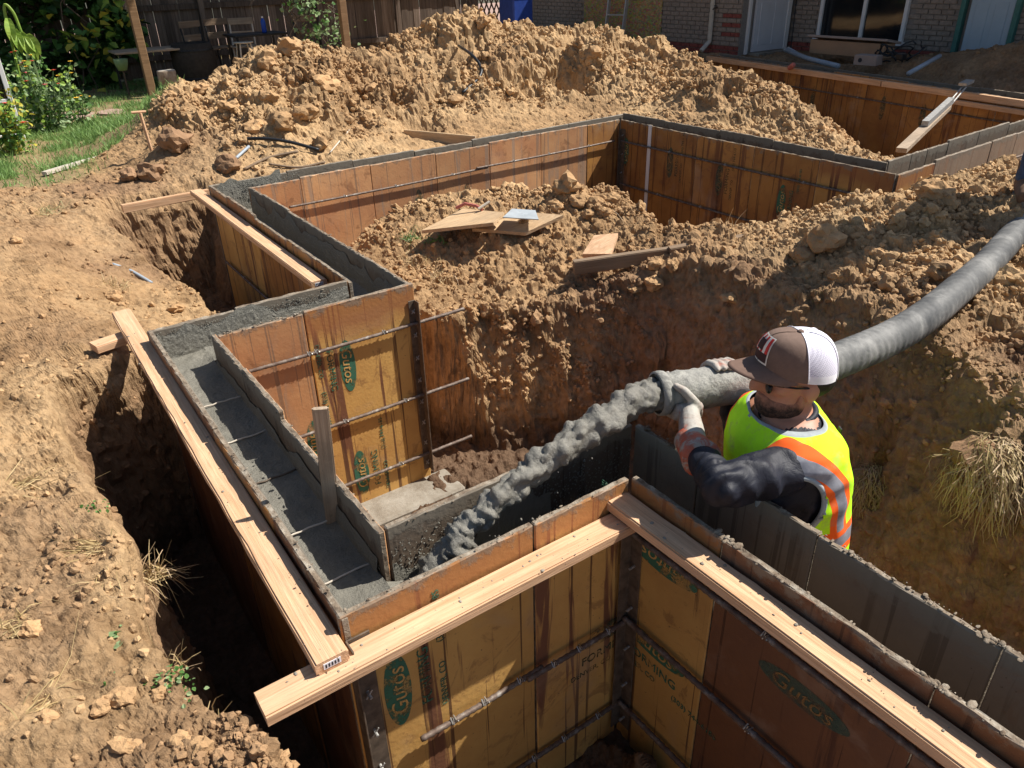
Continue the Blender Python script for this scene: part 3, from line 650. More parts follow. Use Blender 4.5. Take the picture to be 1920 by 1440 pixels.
for px, py, z, r in ((545,95,.65,.16),(500,115,.6,.12),(610,160,.45,.17),(530,232,.25,.14),(480,240,.2,.12),(575,215,.3,.13),(640,120,.5,.1),(1085,80,.5,.1),(1115,100,.45,.11),(905,40,.78,.12),(600,270,.1,.1),(430,200,.3,.1),(380,165,.4,.1),(505,180,.4,.1),(700,165,.4,.09),(1330,75,.3,.09),(855,190,.3,.1)):
    sd_ += 1; big_clod(px, py, z, r*.85, sd_, 'large tan clod embedded in the spoil heap', 'clods on the spoil heap')
for px, py, z, r, in ((285,325,-.1,.11),(245,330,-.12,.085),(330,270,-.02,.13),(430,310,-.05,.10)):
    sd_ += 1; big_clod(px, py, z, r, sd_, 'dark brown clod in the disturbed earth between lawn and forms', 'clods by the lawn edge', True)
for px, py, z, r in ((215,555,-.15,.055),(230,570,-.16,.035),(330,575,-.25,.04),(30,450,-.08,.04)):
    sd_ += 1; big_clod(px, py, z, r, sd_, 'pale clod on the smooth earth slope outside the forms', 'clods on the outer slope')
for px, py, z, r in ((345,1392,-.17,.035),(380,1405,-.17,.03),(230,1310,-.17,.032),(195,1325,-.17,.028),(60,1180,-.16,.026),(240,1400,-.17,.035),(300,1300,-.17,.02),(90,1350,-.17,.024)):
    sd_ += 1; big_clod(px, py, z, r, sd_, 'small pale stone like clod at the foot of the near bank', 'clods on the near bank')

# ================================================================== FORM WALLS
PH = 1.22; PT = .022
def text_mesh(txt, size, name):
    cu_ = bpy.data.curves.new(name, 'FONT'); cu_.body = txt; cu_.size = size; cu_.align_x = 'CENTER'; cu_.align_y = 'CENTER'
    cu_.extrude = .0006; cu_.resolution_u = 3
    ob = bpy.data.objects.new(name, cu_); COL.objects.link(ob)
    dg = bpy.context.evaluated_depsgraph_get(); me = bpy.data.meshes.new_from_object(ob.evaluated_get(dg))
    bpy.data.objects.remove(ob); bpy.data.curves.remove(cu_)
    return me
def sheared(me, k=.25, sx=1.0):
    for q in me.vertices: q.co.x = q.co.x*sx+q.co.y*k
    return me
def make_print(mat):
    out = []
    for t_, sz, dx, dy in (('FORMING', .052, 0, -.088), ('DENVER, CO', .032, -.07, -.145), ('(303) 744-6185', .032, .20, -.145)):
        me2 = text_mesh(t_, sz, 'lettering'); mb = MB(); mb.add([(q.co.x+dx, q.co.y+dy, q.co.z) for q in me2.vertices], [tuple(p.vertices) for p in me2.polygons]); out.append(mb.mesh('lettering', mat))
    return out
def make_oval(mat):
    mb = MB(); n = 36
    for z_ in (0,): mb.add([(.145*math.cos(2*math.pi*i/n), .042*math.sin(2*math.pi*i/n), 0) for i in range(n)], [tuple(range(n))])
    me = sheared(text_mesh('Gutos', .074, 'script'), .22, 1.05)
    mb.add([(q.co.x, q.co.y-.002, q.co.z+.0012) for q in me.vertices], [tuple(p.vertices) for p in me.polygons], 1)
    return mb.mesh('logo_oval', [mat, 'amber_print_faded' if 'faded' in mat else 'amber_print'])
PRINT = {k: (make_oval(k), make_print(k)) for k in ('green_print', 'green_print_faded')}
def stencil(panel, x, z, ang, side, faded=False, print_=True):
    """printed mark on a panel; x along it, z from its top, ang turns the text, side +1 = outer face"""
    ov, le = PRINT['green_print_faded' if faded else 'green_print']
    for me, nm, off in [(ov, 'logo_oval', .0012)]+[(x_, 'lettering', .0016) for x_ in le]:
        if nm == 'lettering' and not print_: continue
        o = bpy.data.objects.new(nm, me); COL.objects.link(o); o.parent = panel
        # text plane: normal = side*y ; text right = along -side*x so it reads from outside
        y = Vector((0, side, 0)); xr = Vector((-side, 0, 0)); zr = Vector((0, 0, 1))
        r = xr*math.cos(ang)+zr*math.sin(ang); u_ = -xr*math.sin(ang)+zr*math.cos(ang)
        mm = Matrix((r, u_, y)).transposed().to_4x4(); mm.translation = Vector((x, side*(PT/2+off), z)); o.matrix_local = mm
WALLS = {}
def form_wall(key, p0, p1, face, joints, label, mats='form_amber', inner_mat='form_inside', tops=None, h=PH, z0=0.0):
    """row of plywood form panels from p0 to p1 (plan); face = +1 when the outer (non concrete) side is on the left of p0->p1"""
    p0, p1 = Vector((*p0, 0)), Vector((*p1, 0)); d = (p1-p0); L = d.length; ang = math.atan2(d.y, d.x)
    e = empty('formwork', (p0.x, p0.y, z0)); e.rotation_euler = (0, 0, ang); tag(e, label, 'formwork', 'plywood form walls')
    js = [0]+list(joints)+[L]; panels = []
    for i, (a, b) in enumerate(zip(js[:-1], js[1:])):
        wd = b-a-.0035; top = (tops[i] if tops else random.choice([0, 0, .004, -.006, .01, -.012]))
        bm = bmesh.new(); bmesh.ops.create_cube(bm, size=1)
        for q in bm.verts: q.co = Vector((q.co.x*wd, q.co.y*PT, (q.co.z-.5)*h))
        bmesh.ops.bevel(bm, geom=[ed for ed in bm.edges if all(v.co.z > -.01 for v in ed.verts) or abs(ed.verts[0].co.z-ed.verts[1].co.z) > .5], offset=.004, segments=1, affect='EDGES')
        # ragged, battered top edge
        bmesh.ops.subdivide_edges(bm, edges=[ed for ed in bm.edges if abs(ed.verts[0].co.x-ed.verts[1].co.x) > wd*.8], cuts=14, use_grid_fill=True)
        for q in bm.verts:
            if q.co.z > -.006 and abs(q.co.x) < wd/2-.006: q.co.z += random.uniform(-.0035, .0025)
        me = bpy.data.meshes.new('form_panel')
        for mm in (mats[i] if isinstance(mats, (list, tuple)) else mats, inner_mat, 'form_edge'): me.materials.append(M[mm])
        for f in bm.faces:
            ny, nz = f.normal.y, f.normal.z
            f.material_index = 2 if (abs(ny) < .6) else (0 if ny*face > 0 else 1)
        bm.to_mesh(me); bm.free()
        o = bpy.data.objects.new('form_panel', me); COL.objects.link(o); o.parent = e
        o.location = ((a+b)/2, random.uniform(-.0015, .0015), top); o.rotation_euler = (random.uniform(-.004, .004), 0, random.uniform(-.004, .004))
        panels.append(o)
    WALLS[key] = (e, panels, ang, face); return panels
def J(L, first, step=.61): 
    out, x = [], first
    while x < L-.12: out.append(x); x += step
    return out
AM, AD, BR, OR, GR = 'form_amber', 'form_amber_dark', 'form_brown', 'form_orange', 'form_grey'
# A: towards the lower right;  B: near cross wall;  C: left wall;  D, E: dog-leg;  F: back wall;  G, H: right hand walls;  I: far pit wall
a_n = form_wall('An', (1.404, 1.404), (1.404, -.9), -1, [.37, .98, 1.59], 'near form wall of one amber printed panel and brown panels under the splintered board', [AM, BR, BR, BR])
a_f = form_wall('Af', (1.632, 1.63), (1.632, -.9), 1, [.30, .74, 1.24, 1.85], 'grey crusted far side form wall that the vested worker leans over', [BR, GR, GR, GR, GR], 'form_dusty')
b_n = form_wall('Bn', (.405, 1.414), (1.390, 1.414), -1, [.61], 'amber form wall with rust streaks under the long crosswise board', [AM, AM])
b_f = form_wall('Bf', (.655, 1.646), (1.618, 1.646), 1, [.47], 'dark form wall that the pouring concrete stream runs along', [BR, BR])
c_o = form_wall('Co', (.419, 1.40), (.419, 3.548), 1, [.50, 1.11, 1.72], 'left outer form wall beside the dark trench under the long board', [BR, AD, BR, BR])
c_i = form_wall('Ci', (.641, 1.632), (.641, 3.318), -1, [.46, .82, 1.25], 'left inner form wall with the upright stake clamped to it', [OR, OR, OR, OR], tops=[0, -.02, .012, 0])
d_o = form_wall('Do', (.405, 3.534), (1.385, 3.534), 1, [.40], 'short outer form wall splashed with wet grit behind the amber printed panel', [BR, BR])
d_i = form_wall('Di', (.655, 3.304), (1.645, 3.304), -1, [.40], 'inner form wall with the bright amber green printed panel and three long bars', [OR, AM])
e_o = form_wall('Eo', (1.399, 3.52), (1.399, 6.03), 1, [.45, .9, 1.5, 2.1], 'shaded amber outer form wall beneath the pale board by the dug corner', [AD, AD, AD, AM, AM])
e_i = form_wall('Ei', (1.629, 3.318), (1.629, 5.82), -1, [.5, 1.1, 1.7, 2.2], 'inner form wall of the dog-leg channel half filled with wet concrete', [OR]*5)
f_o = form_wall('Fo', (1.385, 6.05), (5.75, 6.24), 1, [.62, 1.2, 1.8, 2.42, 3.0, 3.6], 'outer form wall along the foot of the spoil heap', [GR]*7)
f_i = form_wall('Fi', (1.615, 5.835), (5.46, 5.98), -1, [.41, 1.02, 1.65, 2.22, 2.82, 3.41], 'long sunlit orange form wall facing the inner mound', [OR, OR, OR, OR, OR, OR, AD], tops=[-.012, 0, -.004, -.01, .006, .004, 0])
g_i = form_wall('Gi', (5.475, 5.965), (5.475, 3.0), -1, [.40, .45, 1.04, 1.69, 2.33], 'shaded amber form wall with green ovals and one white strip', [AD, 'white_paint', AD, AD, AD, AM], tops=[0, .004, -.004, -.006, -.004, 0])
g_o = form_wall('Go', (5.735, 6.22), (5.79, 3.26), 1, [.6, 1.3, 1.9, 2.5], 'dark outer form wall at the toe of the heap right of the corner', [GR]*5)
h_n = form_wall('Hn', (5.49, 3.0), (9.2, 3.20), -1, [.55, 1.5, 1.98, 2.6, 3.2], 'weathered grey form wall running away behind the bank crest', [AM, GR, GR, GR, GR, GR], tops=[-.01, .012, .016, .01, .0, 0])
h_o = form_wall('Ho', (5.80, 3.27), (9.2, 3.44), 1, [.35, .6, .95, 1.5, 2.1, 2.7], 'outer grey form wall below the steel turnbuckle brace', [GR]*7, tops=[0, .0, .0, .02, .02, 0, 0])
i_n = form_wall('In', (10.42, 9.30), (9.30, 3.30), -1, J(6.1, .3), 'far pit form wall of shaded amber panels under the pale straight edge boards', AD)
i_o = form_wall('Io', (10.68, 9.30), (9.56, 3.30), 1, J(6.1, .5), 'rear form wall of the far pit in front of the brick house', GR)
# prints on panels (ang: reading direction)
UP, DN = math.pi/2, -math.pi/2
stencil(d_i[1], -.115, -.345, DN, -1); stencil(d_i[1], -.125, -1.00, UP, -1); stencil(d_i[0], .15, -.72, DN, -1, print_=False)
stencil(b_n[0], -.175, -.36, UP, -1); stencil(b_n[1], .12, -.62, 0.0, -1, True)
stencil(a_n[0], -.02, -.24, math.pi, -1); stencil(a_n[0], -.03, -.62, 0.0, -1); stencil(a_n[1], .02, -.32, 0.0, -1, True, False)
stencil(f_i[2], .12, -.42, UP, -1, True, False); stencil(f_i[3], .02, -.42, UP, -1, True, False)
stencil(g_i[0], -.10, -.30, UP, -1, False, False); stencil(g_i[2], -.02, -.30, UP, -1, True); stencil(g_i[3], -.02, -.34, UP, -1, True); stencil(g_i[4], .02, -.40, UP, -1, False)
for k in (3, 4, 6, 7): stencil(i_n[k], 0, -.35, UP, -1, True, False)
# steel corner angles with pins
def corner_strip(wall, x, y, side, wdt, pins, label):
    e = WALLS[wall][0]; o = e.matrix_basis if False else Matrix.Translation(e.location) @ Euler((0, 0, WALLS[wall][2])).to_matrix().to_4x4()
    em = empty('corner_strip', o @ Vector((x, 0, -.61))); em.rotation_euler = (0, 0, WALLS[wall][2]); tag(em, label, 'steel strip')
    MB().box((0, side*(PT/2+.004), 0), (wdt, .005, 1.05), ch=.001).build('flange', 'steel_dark', em)
    MB().box((y*wdt/2, side*(PT/2+.026), 0), (.005, .045, 1.05), ch=.001).build('flange', 'steel_dark', em)
    for k in range(pins):
        z = .47-k*.94/(pins-1)
        MB().tube([(0, side*(PT/2+.004), z), (0, side*(PT/2+.03), z-.004)], .0045, 8).tube([(-.010, side*(PT/2+.018), z-.012), (.010, side*(PT/2+.018), z+.012)], .0025, 6).build('pin', 'steel_grey', em)
corner_strip('Di', .965, 1, -1, .036, 8, 'rust dark steel corner strip with pins on the end of the amber panel')
corner_strip('Bn', .04, -1, -1, .065, 7, 'muddy steel corner strip with pins at the left end of the streaked amber wall')
corner_strip('Gi', .06, -1, -1, .05, 6, 'dark steel strip in the shaded corner of the back wall')
corner_strip('An', .05, -1, -1, .05, 6, 'dark steel strip in the inside corner below the crossing boards')

# ================================================================== LUMBER, BARS, CONCRETE
def board(a, b, wdt, thk, mat, label, cat='board', group=None, name='board', up=(0, 0, 1), jag=0.0, stamp=False):
    """a, b: end points on the centre line of the top face"""
    a, b = Vector(a), Vector(b); x = (b-a).normalized(); y = Vector(up).cross(x).normalized(); z = x.cross(y); L = (b-a).length
    bm = bmesh.new(); bmesh.ops.create_cube(bm, size=1)
    for q in bm.verts: q.co = Vector((q.co.x*L, q.co.y*wdt, (q.co.z-.5)*thk))
    long_ = [e for e in bm.edges if abs(e.verts[0].co.x-e.verts[1].co.x) > L*.9]
    bmesh.ops.bevel(bm, geom=long_, offset=.0045, segments=2, affect='EDGES')
    long_ = [e for e in bm.edges if abs(e.verts[0].co.x-e.verts[1].co.x) > L*.9]
    bmesh.ops.subdivide_edges(bm, edges=long_, cuts=max(3, int(L/.09)), use_grid_fill=True)
    bow = random.uniform(-.003, .003)
    for q in bm.verts:
        t = q.co.x/L*2; q.co.y += bow*(1-t*t); q.co.z += bow*.6*(1-t*t)
        if jag and q.co.y > wdt/2-.006: q.co.y -= abs(random.gauss(0, jag)); q.co.z -= abs(random.gauss(0, jag*.3))
    me = bpy.data.meshes.new(name); me.materials.append(M[mat]); bm.to_mesh(me); bm.free()
    o = bpy.data.objects.new(name, me); COL.objects.link(o)
    mm = Matrix((x, y, z)).transposed().to_4x4(); mm.translation = (a+b)/2; o.matrix_world = mm
    tag(o, label, cat, group)
    if stamp:
        s_ = MB().box((-L/2-.0008, 0.0, -thk*.5), (.0012, .045, .018)).build('grade_label', 'label_white', o)
        for k in range(5): MB().box((-L/2-.0018, -.016+k*.008, -thk*.5), (.0006, .004, .011)).build('print_mark', 'ink', o)
    return o
NL = 'new_lumber'
board((.354, 1.345, -.055), (.374, 4.03, -.055), .089, .038, NL, 'long pale board lying along the left outer form above the dark trench', group='fresh boards nailed along the form tops', stamp=True, jag=.002)
board((.170, 1.352, -.095), (1.408, 1.352, -.095), .089, .038, NL, 'pale crosswise board with splashes under the two long boards', group='fresh boards nailed along the form tops', stamp=False)
board((1.343, 1.425, -.052), (1.343, -.85, -.052), .089, .038, NL, 'pale board with one splintered edge beside the vested worker', group='fresh boards nailed along the form tops', jag=.004)
board((1.333, 3.80, -.06), (1.333, 6.26, -.06), .089, .038, NL, 'pale board along the dog-leg outer form above the dug corner', group='fresh boards nailed along the form tops', stamp=True)
board((.195, 3.775, -.094), (.405, 3.825, -.094), .089, .038, NL, 'short stub board poking out under the long left board')
board((.80, 6.335, -.10), (1.45, 6.37, -.10), .05, .06, NL, 'slim pale brace running from the dug corner to the form end')
pI0, pI1 = Vector((10.34, 9.25, -.01)), Vector((9.32, 3.62, -.01))
board(pI0, pI0.lerp(pI1, .62), .06, .07, NL, 'pale straight edge board on the far pit forms left of the turnbuckle', group='straight edge boards on the far pit wall')
board(pI0.lerp(pI1, .623), pI1, .06, .07, NL, 'pale straight edge board on the far pit forms right of the turnbuckle', group='straight edge boards on the far pit wall')
board(pI0.lerp(pI1, .80)+Vector((-.05, 0, -.085)), pI1+Vector((-.15, -.35, -.085)), .05, .05, NL, 'lower pale board end beneath the far straight edge')
a, b = PZ(758, 243, .0), PZ(892, 255, -.02); board(a, b, .03, .12, 'plywood', 'brown plank on edge wedged behind the long back form', up=(0, 0, 1))
a, b = PZ(82, 322, -.08), PZ(186, 292, -.08); board(a, b, .06, .03, 'bone_paint', 'pale edging strip lying at the lawn edge'); 
a, b = PZ(150, 307, -.095), PZ(196, 290, -.09); board(a, b, .03, .02, 'red_plastic', 'thin reddish lath beside the pale edging strip', 'lath')
# island boards
def slab(pts, thick, mat, name, label, cat):
    mb = MB(); mb.prism(pts, thick); c = sum((Vector(p) for p in pts), Vector())/len(pts)
    return tag(mb.build(name, mat, origin=c), label, cat)
gzp = lambda px, py, z, dz: PZ(px, py, z)+Vector((0, 0, dz))
slab([PZ(790, 432, -.14), PZ(868, 391, -.12), PZ(945, 398, -.05), PZ(925, 417, -.06)], .022, 'plywood', 'plywood_offcut', 'pale plywood offcut tilted on the inner mound under the metal sheet', 'plywood')
slab([PZ(885, 428, -.15), PZ(985, 397, -.10), PZ(1056, 403, -.08), PZ(985, 436, -.16)], .022, 'plywood', 'plywood_offcut', 'green edged plywood offcut lying flat on the inner mound', 'plywood')
slab([PZ(943, 407, -.045), PZ(960, 391, -.05), PZ(1004, 394, -.055), PZ(1010, 411, -.07)], .006, 'sheet_metal', 'metal_sheet', 'small grey metal sheet on top of the plywood offcuts', 'metal sheet')
a = [PZ(855, 390, -.08), PZ(872, 382, -.05), PZ(893, 386, -.06), PZ(905, 394, -.08)]
tag(MB().tube(a, .012, 8).build('red_strap', 'red_plastic'), 'curved red strap behind the plywood offcuts', 'strap')
tag(MB().tube([PZ(897, 392, -.07), PZ(918, 378, -.03)], .010, 8).build('pale_rod', 'bone_paint'), 'short pale rod poking up beside the red strap', 'rod')
slab([PZ(1092, 476, -.16), PZ(1114, 441, -.10), PZ(1159, 437, -.09), PZ(1146, 476, -.15)], .03, NL, 'wood_block', 'short wide pale block propped on the long dark plank', 'board')
a, b = PZ(1075, 489, -.16), PZ(1262, 463, -.12); board(a, b, .05, .085, 'old_lumber', 'dark weathered plank lying across the bank below the pale block')
a, b = PZ(1255, 464, -.11), PZ(1402, 440, -.06); board(a, b, .06, .04, 'old_lumber', 'half buried dark plank continuing along the bank crest')
slab([PZ(1078, 497, -.20), PZ(1082, 489, -.19), PZ(1146, 485, -.18), PZ(1143, 496, -.20)], .05, NL, 'wood_block', 'small pale block under the dark weathered plank', 'board')

def rebar_mesh(a, b, r=.0092, name='rebar', label='', group=None, mat='rebar_steel', nodes=(), cat='rebar'):
    a, b = Vector(a), Vector(b); L = (b-a).length; n = int(L/.012); sag = random.uniform(.002, .006)
    path = [a.lerp(b, i/n)+Vector((0, 0, -sag*math.sin(math.pi*i/n))) for i in range(n+1)]
    mb = MB(); mb.tube(path, [r*(1.14 if i % 2 else .92) for i in range(n+1)], 8)
    o = tag(mb.build(name, mat, origin=(a+b)/2, smooth=True), label, cat, group)
    for t in nodes:
        p = a.lerp(b, t)-(a+b)/2; k = MB(); x = (b-a).normalized(); s_ = x.cross(Vector((0, 0, 1))).normalized()
        k.tube([p+x*(.02*q/10-.01)+(s_*math.cos(q*1.9)+Vector((0, 0, 1))*math.sin(q*1.9))*(r+.003) for q in range(11)], .0022, 5).build('tie_wire', 'wire', o)
    return o
def bar_on(y, z, x0, x1, lab, along='u', **k):
    return rebar_mesh((x0, y, z), (x1, y, z), label=lab, **k) if along == 'u' else rebar_mesh((y, x0, z), (y, x1, z), label=lab, **k)
bar_on(3.272, -.205, .67, 1.92, 'top steel bar across the amber printed panel, end sticking out', group='bars across the amber panel', nodes=(.3, .33, .62))
bar_on(3.272, -.635, .67, 1.925, 'middle steel bar across the amber printed panel, end sticking out', group='bars across the amber panel', nodes=(.3, .4, .68))
bar_on(3.272, -1.02, .75, 1.92, 'lowest steel bar across the amber printed panel above the footing', group='bars across the amber panel', nodes=(.3, .6))
def wall_bar(key, x0, x1, z, lab, grp, r=.009, off=.022, nodes=(.25, .5, .8)):
    e, pn, ang, face = WALLS[key]; R_ = Matrix.Translation(e.location) @ Matrix.Rotation(ang, 4, 'Z')
    return rebar_mesh(R_ @ Vector((x0, face*(PT/2+off), z)), R_ @ Vector((x1, face*(PT/2+off), z)), r, label=lab, group=grp, nodes=nodes)
g1 = 'bars along the back and right inner walls'
wall_bar('Fi', .28, 2.18, -.205, 'upper bar along the left half of the sunlit orange wall', g1)
wall_bar('Fi', 2.05, 3.75, -.19, 'upper bar along the right half of the sunlit orange wall', g1, off=.03)
wall_bar('Fi', .28, 3.7, -.63, 'lower bar along the sunlit orange wall behind the mound', g1)
wall_bar('Gi', .05, 2.78, -.20, 'upper bar along the shaded amber wall with the white strip', g1, .009)
wall_bar('Gi', .05, 2.3, -.63, 'lower bar along the shaded amber wall with the white strip', g1, .009)
wall_bar('Hn', .62, 1.9, -.20, 'pale bar along the weathered grey wall behind the bank crest', g1)
wall_bar('Hn', 1.86, 3.4, -.19, 'pale bar overlapping its neighbour beyond the standing leg', g1, off=.03)
wall_bar('In', .6, 5.9, -.26, 'dark bar along the far pit wall under the straight edge', g1)
g2 = 'bars along the near inside corner'
wall_bar('Bn', .17, .62, -.585, 'thick ribbed bar stub across the streaked amber wall', g2, .009)
wall_bar('Bn', .55, .98, -.585, 'thick ribbed bar reaching into the near inside corner', g2, .009, .035)
wall_bar('Bn', .45, .98, -1.02, 'lowest thick bar of the streaked amber wall near the floor', g2, .009)
wall_bar('An', .03, 2.2, -.185, 'upper bar below the splintered board on the brown panels', g2, .010)
wall_bar('An', .03, 2.2, -.57, 'middle bar crossing the amber printed corner panel and brown panels', g2, .010)
wall_bar('An', .03, 2.2, -1.0, 'lowest bar on the brown panels in deep shade', g2, .010)
g3 = 'bars on the shaded dog-leg outer wall'
wall_bar('Eo', 1.45, 2.15, -.17, 'short bar high on the shaded outer wall by the dug corner', g3); wall_bar('Eo', .3, 1.1, -.165, 'short bar under the stamped board end on the shaded outer wall', g3)
wall_bar('Eo', .2, 2.4, -.56, 'long bar low on the shaded outer wall by the dug corner', g3)

# stake clamped to the left inner wall
st = board(PU(600, 768, .612), PU(626, 985, .612), .048, .014, 'grey_lumber', 'upright weathered stake clamped to the left inner form', 'stake', name='stake', up=(-.45, -1, 0))
# snap ties across the left channel
for v_, z_ in ((2.955, -.150), (2.635, -.158), (1.98, -.165), (2.32, -.165), (1.72, -.175)):
    pth = [(.434+.193*i/8, v_+random.uniform(-.004, .004), z_+.004+random.uniform(-.002, .002)) for i in range(9)]
    tag(MB().tube(pth, .0035, 6).build('form_tie', 'bone_paint' if v_ != 2.32 else 'steel_dark', smooth=True), 'thin wire tie spanning the wet concrete in the left channel', 'tie wire', 'ties across the left channel')

# wet concrete in the channels: one poured mass
def channel(mb, a0, a1, b0, b1, zf, nu=60, nv=12):
    V = []
    for i in range(nu+1):
        for j in range(nv+1):
            s, t = i/nu, j/nv; p = (Vector((*a0, 0)).lerp(Vector((*a1, 0)), s)).lerp(Vector((*b0, 0)).lerp(Vector((*b1, 0)), s), t)
            V.append((p.x, p.y, zf(s, t)))
    A = np.array(V); A[:, 2] += .008*fbm(A*np.array([9, 9, 1]), 4, 5)+.004*np.abs(fbm(A*np.array([45, 45, 1]), 4, 15))
    mb.add([tuple(q) for q in A], [(i*(nv+1)+j, (i+1)*(nv+1)+j, (i+1)*(nv+1)+j+1, i*(nv+1)+j+1) for i in range(nu) for j in range(nv)])
mb = MB(); edge = lambda t, k=.02: k*(abs(2*t-1)**4)
channel(mb, (.434, 1.43), (.434, 3.519), (.626, 1.43), (.626, 3.519), lambda s, t: -.185+.035*s+edge(t, .012), 300, 28)
channel(mb, (.626, 3.319), (1.414, 3.319), (.626, 3.519), (1.414, 3.519), lambda s, t: -.150+.02*s+edge(t), 140, 28)
channel(mb, (1.414, 3.319), (1.414, 6.04), (1.614, 3.319), (1.614, 6.04), lambda s, t: -.20-.02*s+edge(t), 240, 20)
channel(mb, (1.614, 5.85), (5.49, 6.0), (1.614, 6.04), (5.49, 6.21), lambda s, t: -.22-.1*s, 80)
channel(mb, (.626, 1.43), (1.40, 1.43), (.626, 1.631), (1.40, 1.631), lambda s, t: -.185-.52*s+.12*math.exp(-((s-.28)/.14)**2), 60)
tag(mb.build('wet_concrete', 'wet_concrete', smooth=True), 'dark wet concrete poured level in the form channels', 'concrete')
# gritty concrete smeared on channel faces
mb = MB()
def smear(mb, fn, n, s0, s1):
    for _ in range(n):
        p, nrm = fn(); r = random.uniform(s0, s1); t = nrm.cross(Vector((0, 0, 1))); u2 = Vector((0, 0, 1))
        k = random.randint(5, 7); ph = random.random()*6
        ring = [p+(t*math.cos(ph+6.283*i/k)+u2*math.sin(ph+6.283*i/k))*r*random.uniform(.6, 1.2) for i in range(k)]
        mb.add(ring+[p+nrm*r*random.uniform(.4, .9)], [(i, (i+1) % k, k) for i in range(k)])
rd = random.uniform
smear(mb, lambda: (Vector((rd(.44, 1.38), 3.5195, -rd(.015, .15)*1.0)), Vector((0, -1, 0))), 2600, .0008, .0042)
smear(mb, lambda: (Vector((rd(1.62, 2.1), 6.035, -rd(.0, .15))), Vector((0, -1, 0))), 500, .0015, .006)
smear(mb, lambda: ((lambda s: Vector((.66+.95*s, 1.6315, -.02-.45*(1-abs(rd(0, 1)-.35))*rd(.2, 1))))(rd(0, 1)), Vector((0, -1, 0))), 2200, .001, .0048)
smear(mb, lambda: (Vector((.6265, rd(1.65, 3.3), -rd(.1, .16))), Vector((-1, 0, 0))), 200, .002, .005)
def smear_sheet(p0, p1, nrm, zlo, zhi, n=90, k=14):
    A = np.array([[*(Vector((*p0, 0)).lerp(Vector((*p1, 0)), i/n))[:2], zlo+(zhi-zlo)*j/k] for i in range(n+1) for j in range(k+1)])
    top = np.repeat(fbm(A[::k+1]*np.array([7, 7, 0])+3, 4, 7), k+1); A[:, 2] = zlo+(A[:, 2]-zlo)*(1+.35*top)
    f_ = np.tile(np.arange(k+1)/k, n+1); A[:, :2] += np.array(nrm)[None]*(.002+(1-f_)*.010+.0045*np.abs(fbm(A*60, 4, 9))*(1-f_**6))[:, None]
    mb.add([tuple(q) for q in A], [(i*(k+1)+j, (i+1)*(k+1)+j, (i+1)*(k+1)+j+1, i*(k+1)+j+1) for i in range(n) for j in range(k)])
smear_sheet((.435, 3.522), (1.38, 3.522), (0, -1), -.17, -.035); smear_sheet((1.42, 6.04), (1.95, 6.06), (0, -1), -.25, -.03); smear_sheet((.66, 1.634), (1.25, 1.634), (0, -1), -.5, -.10); smear_sheet((.629, 1.66), (.629, 3.3), (-1, 0), -.2, -.11); smear_sheet((1.617, 3.34), (1.617, 5.8), (-1, 0), -.25, -.07)
sm = mb.build('concrete_grit', 'wet_concrete'); tag(sm, 'gritty grey concrete spatter clinging to the channel faces', 'spatter', kind='stuff')
# splatter crumbs on boards, tops
mb = MB(); 
for _ in range(330):
    t = random.random()
    p = random.choice([Vector((rd(.31, .395), rd(1.3, 3.9), -.0545)), Vector((rd(.2, 1.38), rd(1.31, 1.39), -.0945)), Vector((rd(1.305, 1.385), rd(-.2, 1.4), -.0515)), Vector((rd(.66, 1.62), rd(1.635, 1.655), .0)), Vector((rd(.66, 1.64), rd(3.293, 3.315), .0)), Vector((rd(1.622, 1.645), rd(-.2, 1.6), .0))])
    r = .001+.0045*random.random()**4; mb.ell(p, (r*rd(.8, 1.8), r*rd(.8, 1.5), r*.6), nu=6, nv=4)
tag(mb.build('concrete_splatter', 'cured_concrete', smooth=True), 'tiny grey concrete splashes dotted on boards and form tops', 'spatter', kind='stuff')
# dribbles of dried concrete on the top edges
mb = MB()
def crust(a, b, n, s):
    for _ in range(n):
        p = Vector(a).lerp(Vector(b), random.random()); r = (.2+.8*random.random()**4)*s*.7; mb.ell(p+Vector((rd(-.011, .011), rd(-.011, .011), rd(-.005, .0))), (r*rd(.8, 2.2), r*rd(.8, 1.6), r*rd(.35, .7)), nu=7, nv=4)
crust((1.632, 1.6, 0), (1.632, -.4, 0), 300, .010); crust((1.404, 1.0, 0), (1.404, -.4, 0), 150, .009); crust((.66, 3.304, 0), (1.64, 3.304, 0), 150, .008)
crust((.641, 1.65, 0), (.641, 3.3, 0), 190, .008); crust((.66, 1.646, 0), (1.6, 1.646, 0), 130, .007); crust((1.629, 3.33, 0), (1.629, 5.8, 0), 150, .008); crust((1.632, .44, 0), (1.632, .36, 0), 40, .016); crust((1.404, .98, 0), (1.404, 1.08, 0), 30, .014); crust((1.404, .46, 0), (1.404, .36, 0), 40, .014)
crust((.42, 3.534, 0), (1.38, 3.534, 0), 90, .007); crust((.419, 1.42, 0), (.419, 3.5, 0), 90, .006); crust((.42, 1.414, 0), (1.38, 1.414, 0), 60, .006)
tag(mb.build('concrete_crust', 'form_edge', smooth=True), 'lumpy dried concrete crust along the form top edges', 'crust', kind='stuff')
# footing ledge beneath the amber panel
mb = MB(); mb.box((1.22, 3.19, -1.255), (1.05, .24, .13), ch=.012); tag(mb.build('footing', 'cured_concrete'), 'pale concrete footing ledge below the amber printed panel', 'footing')
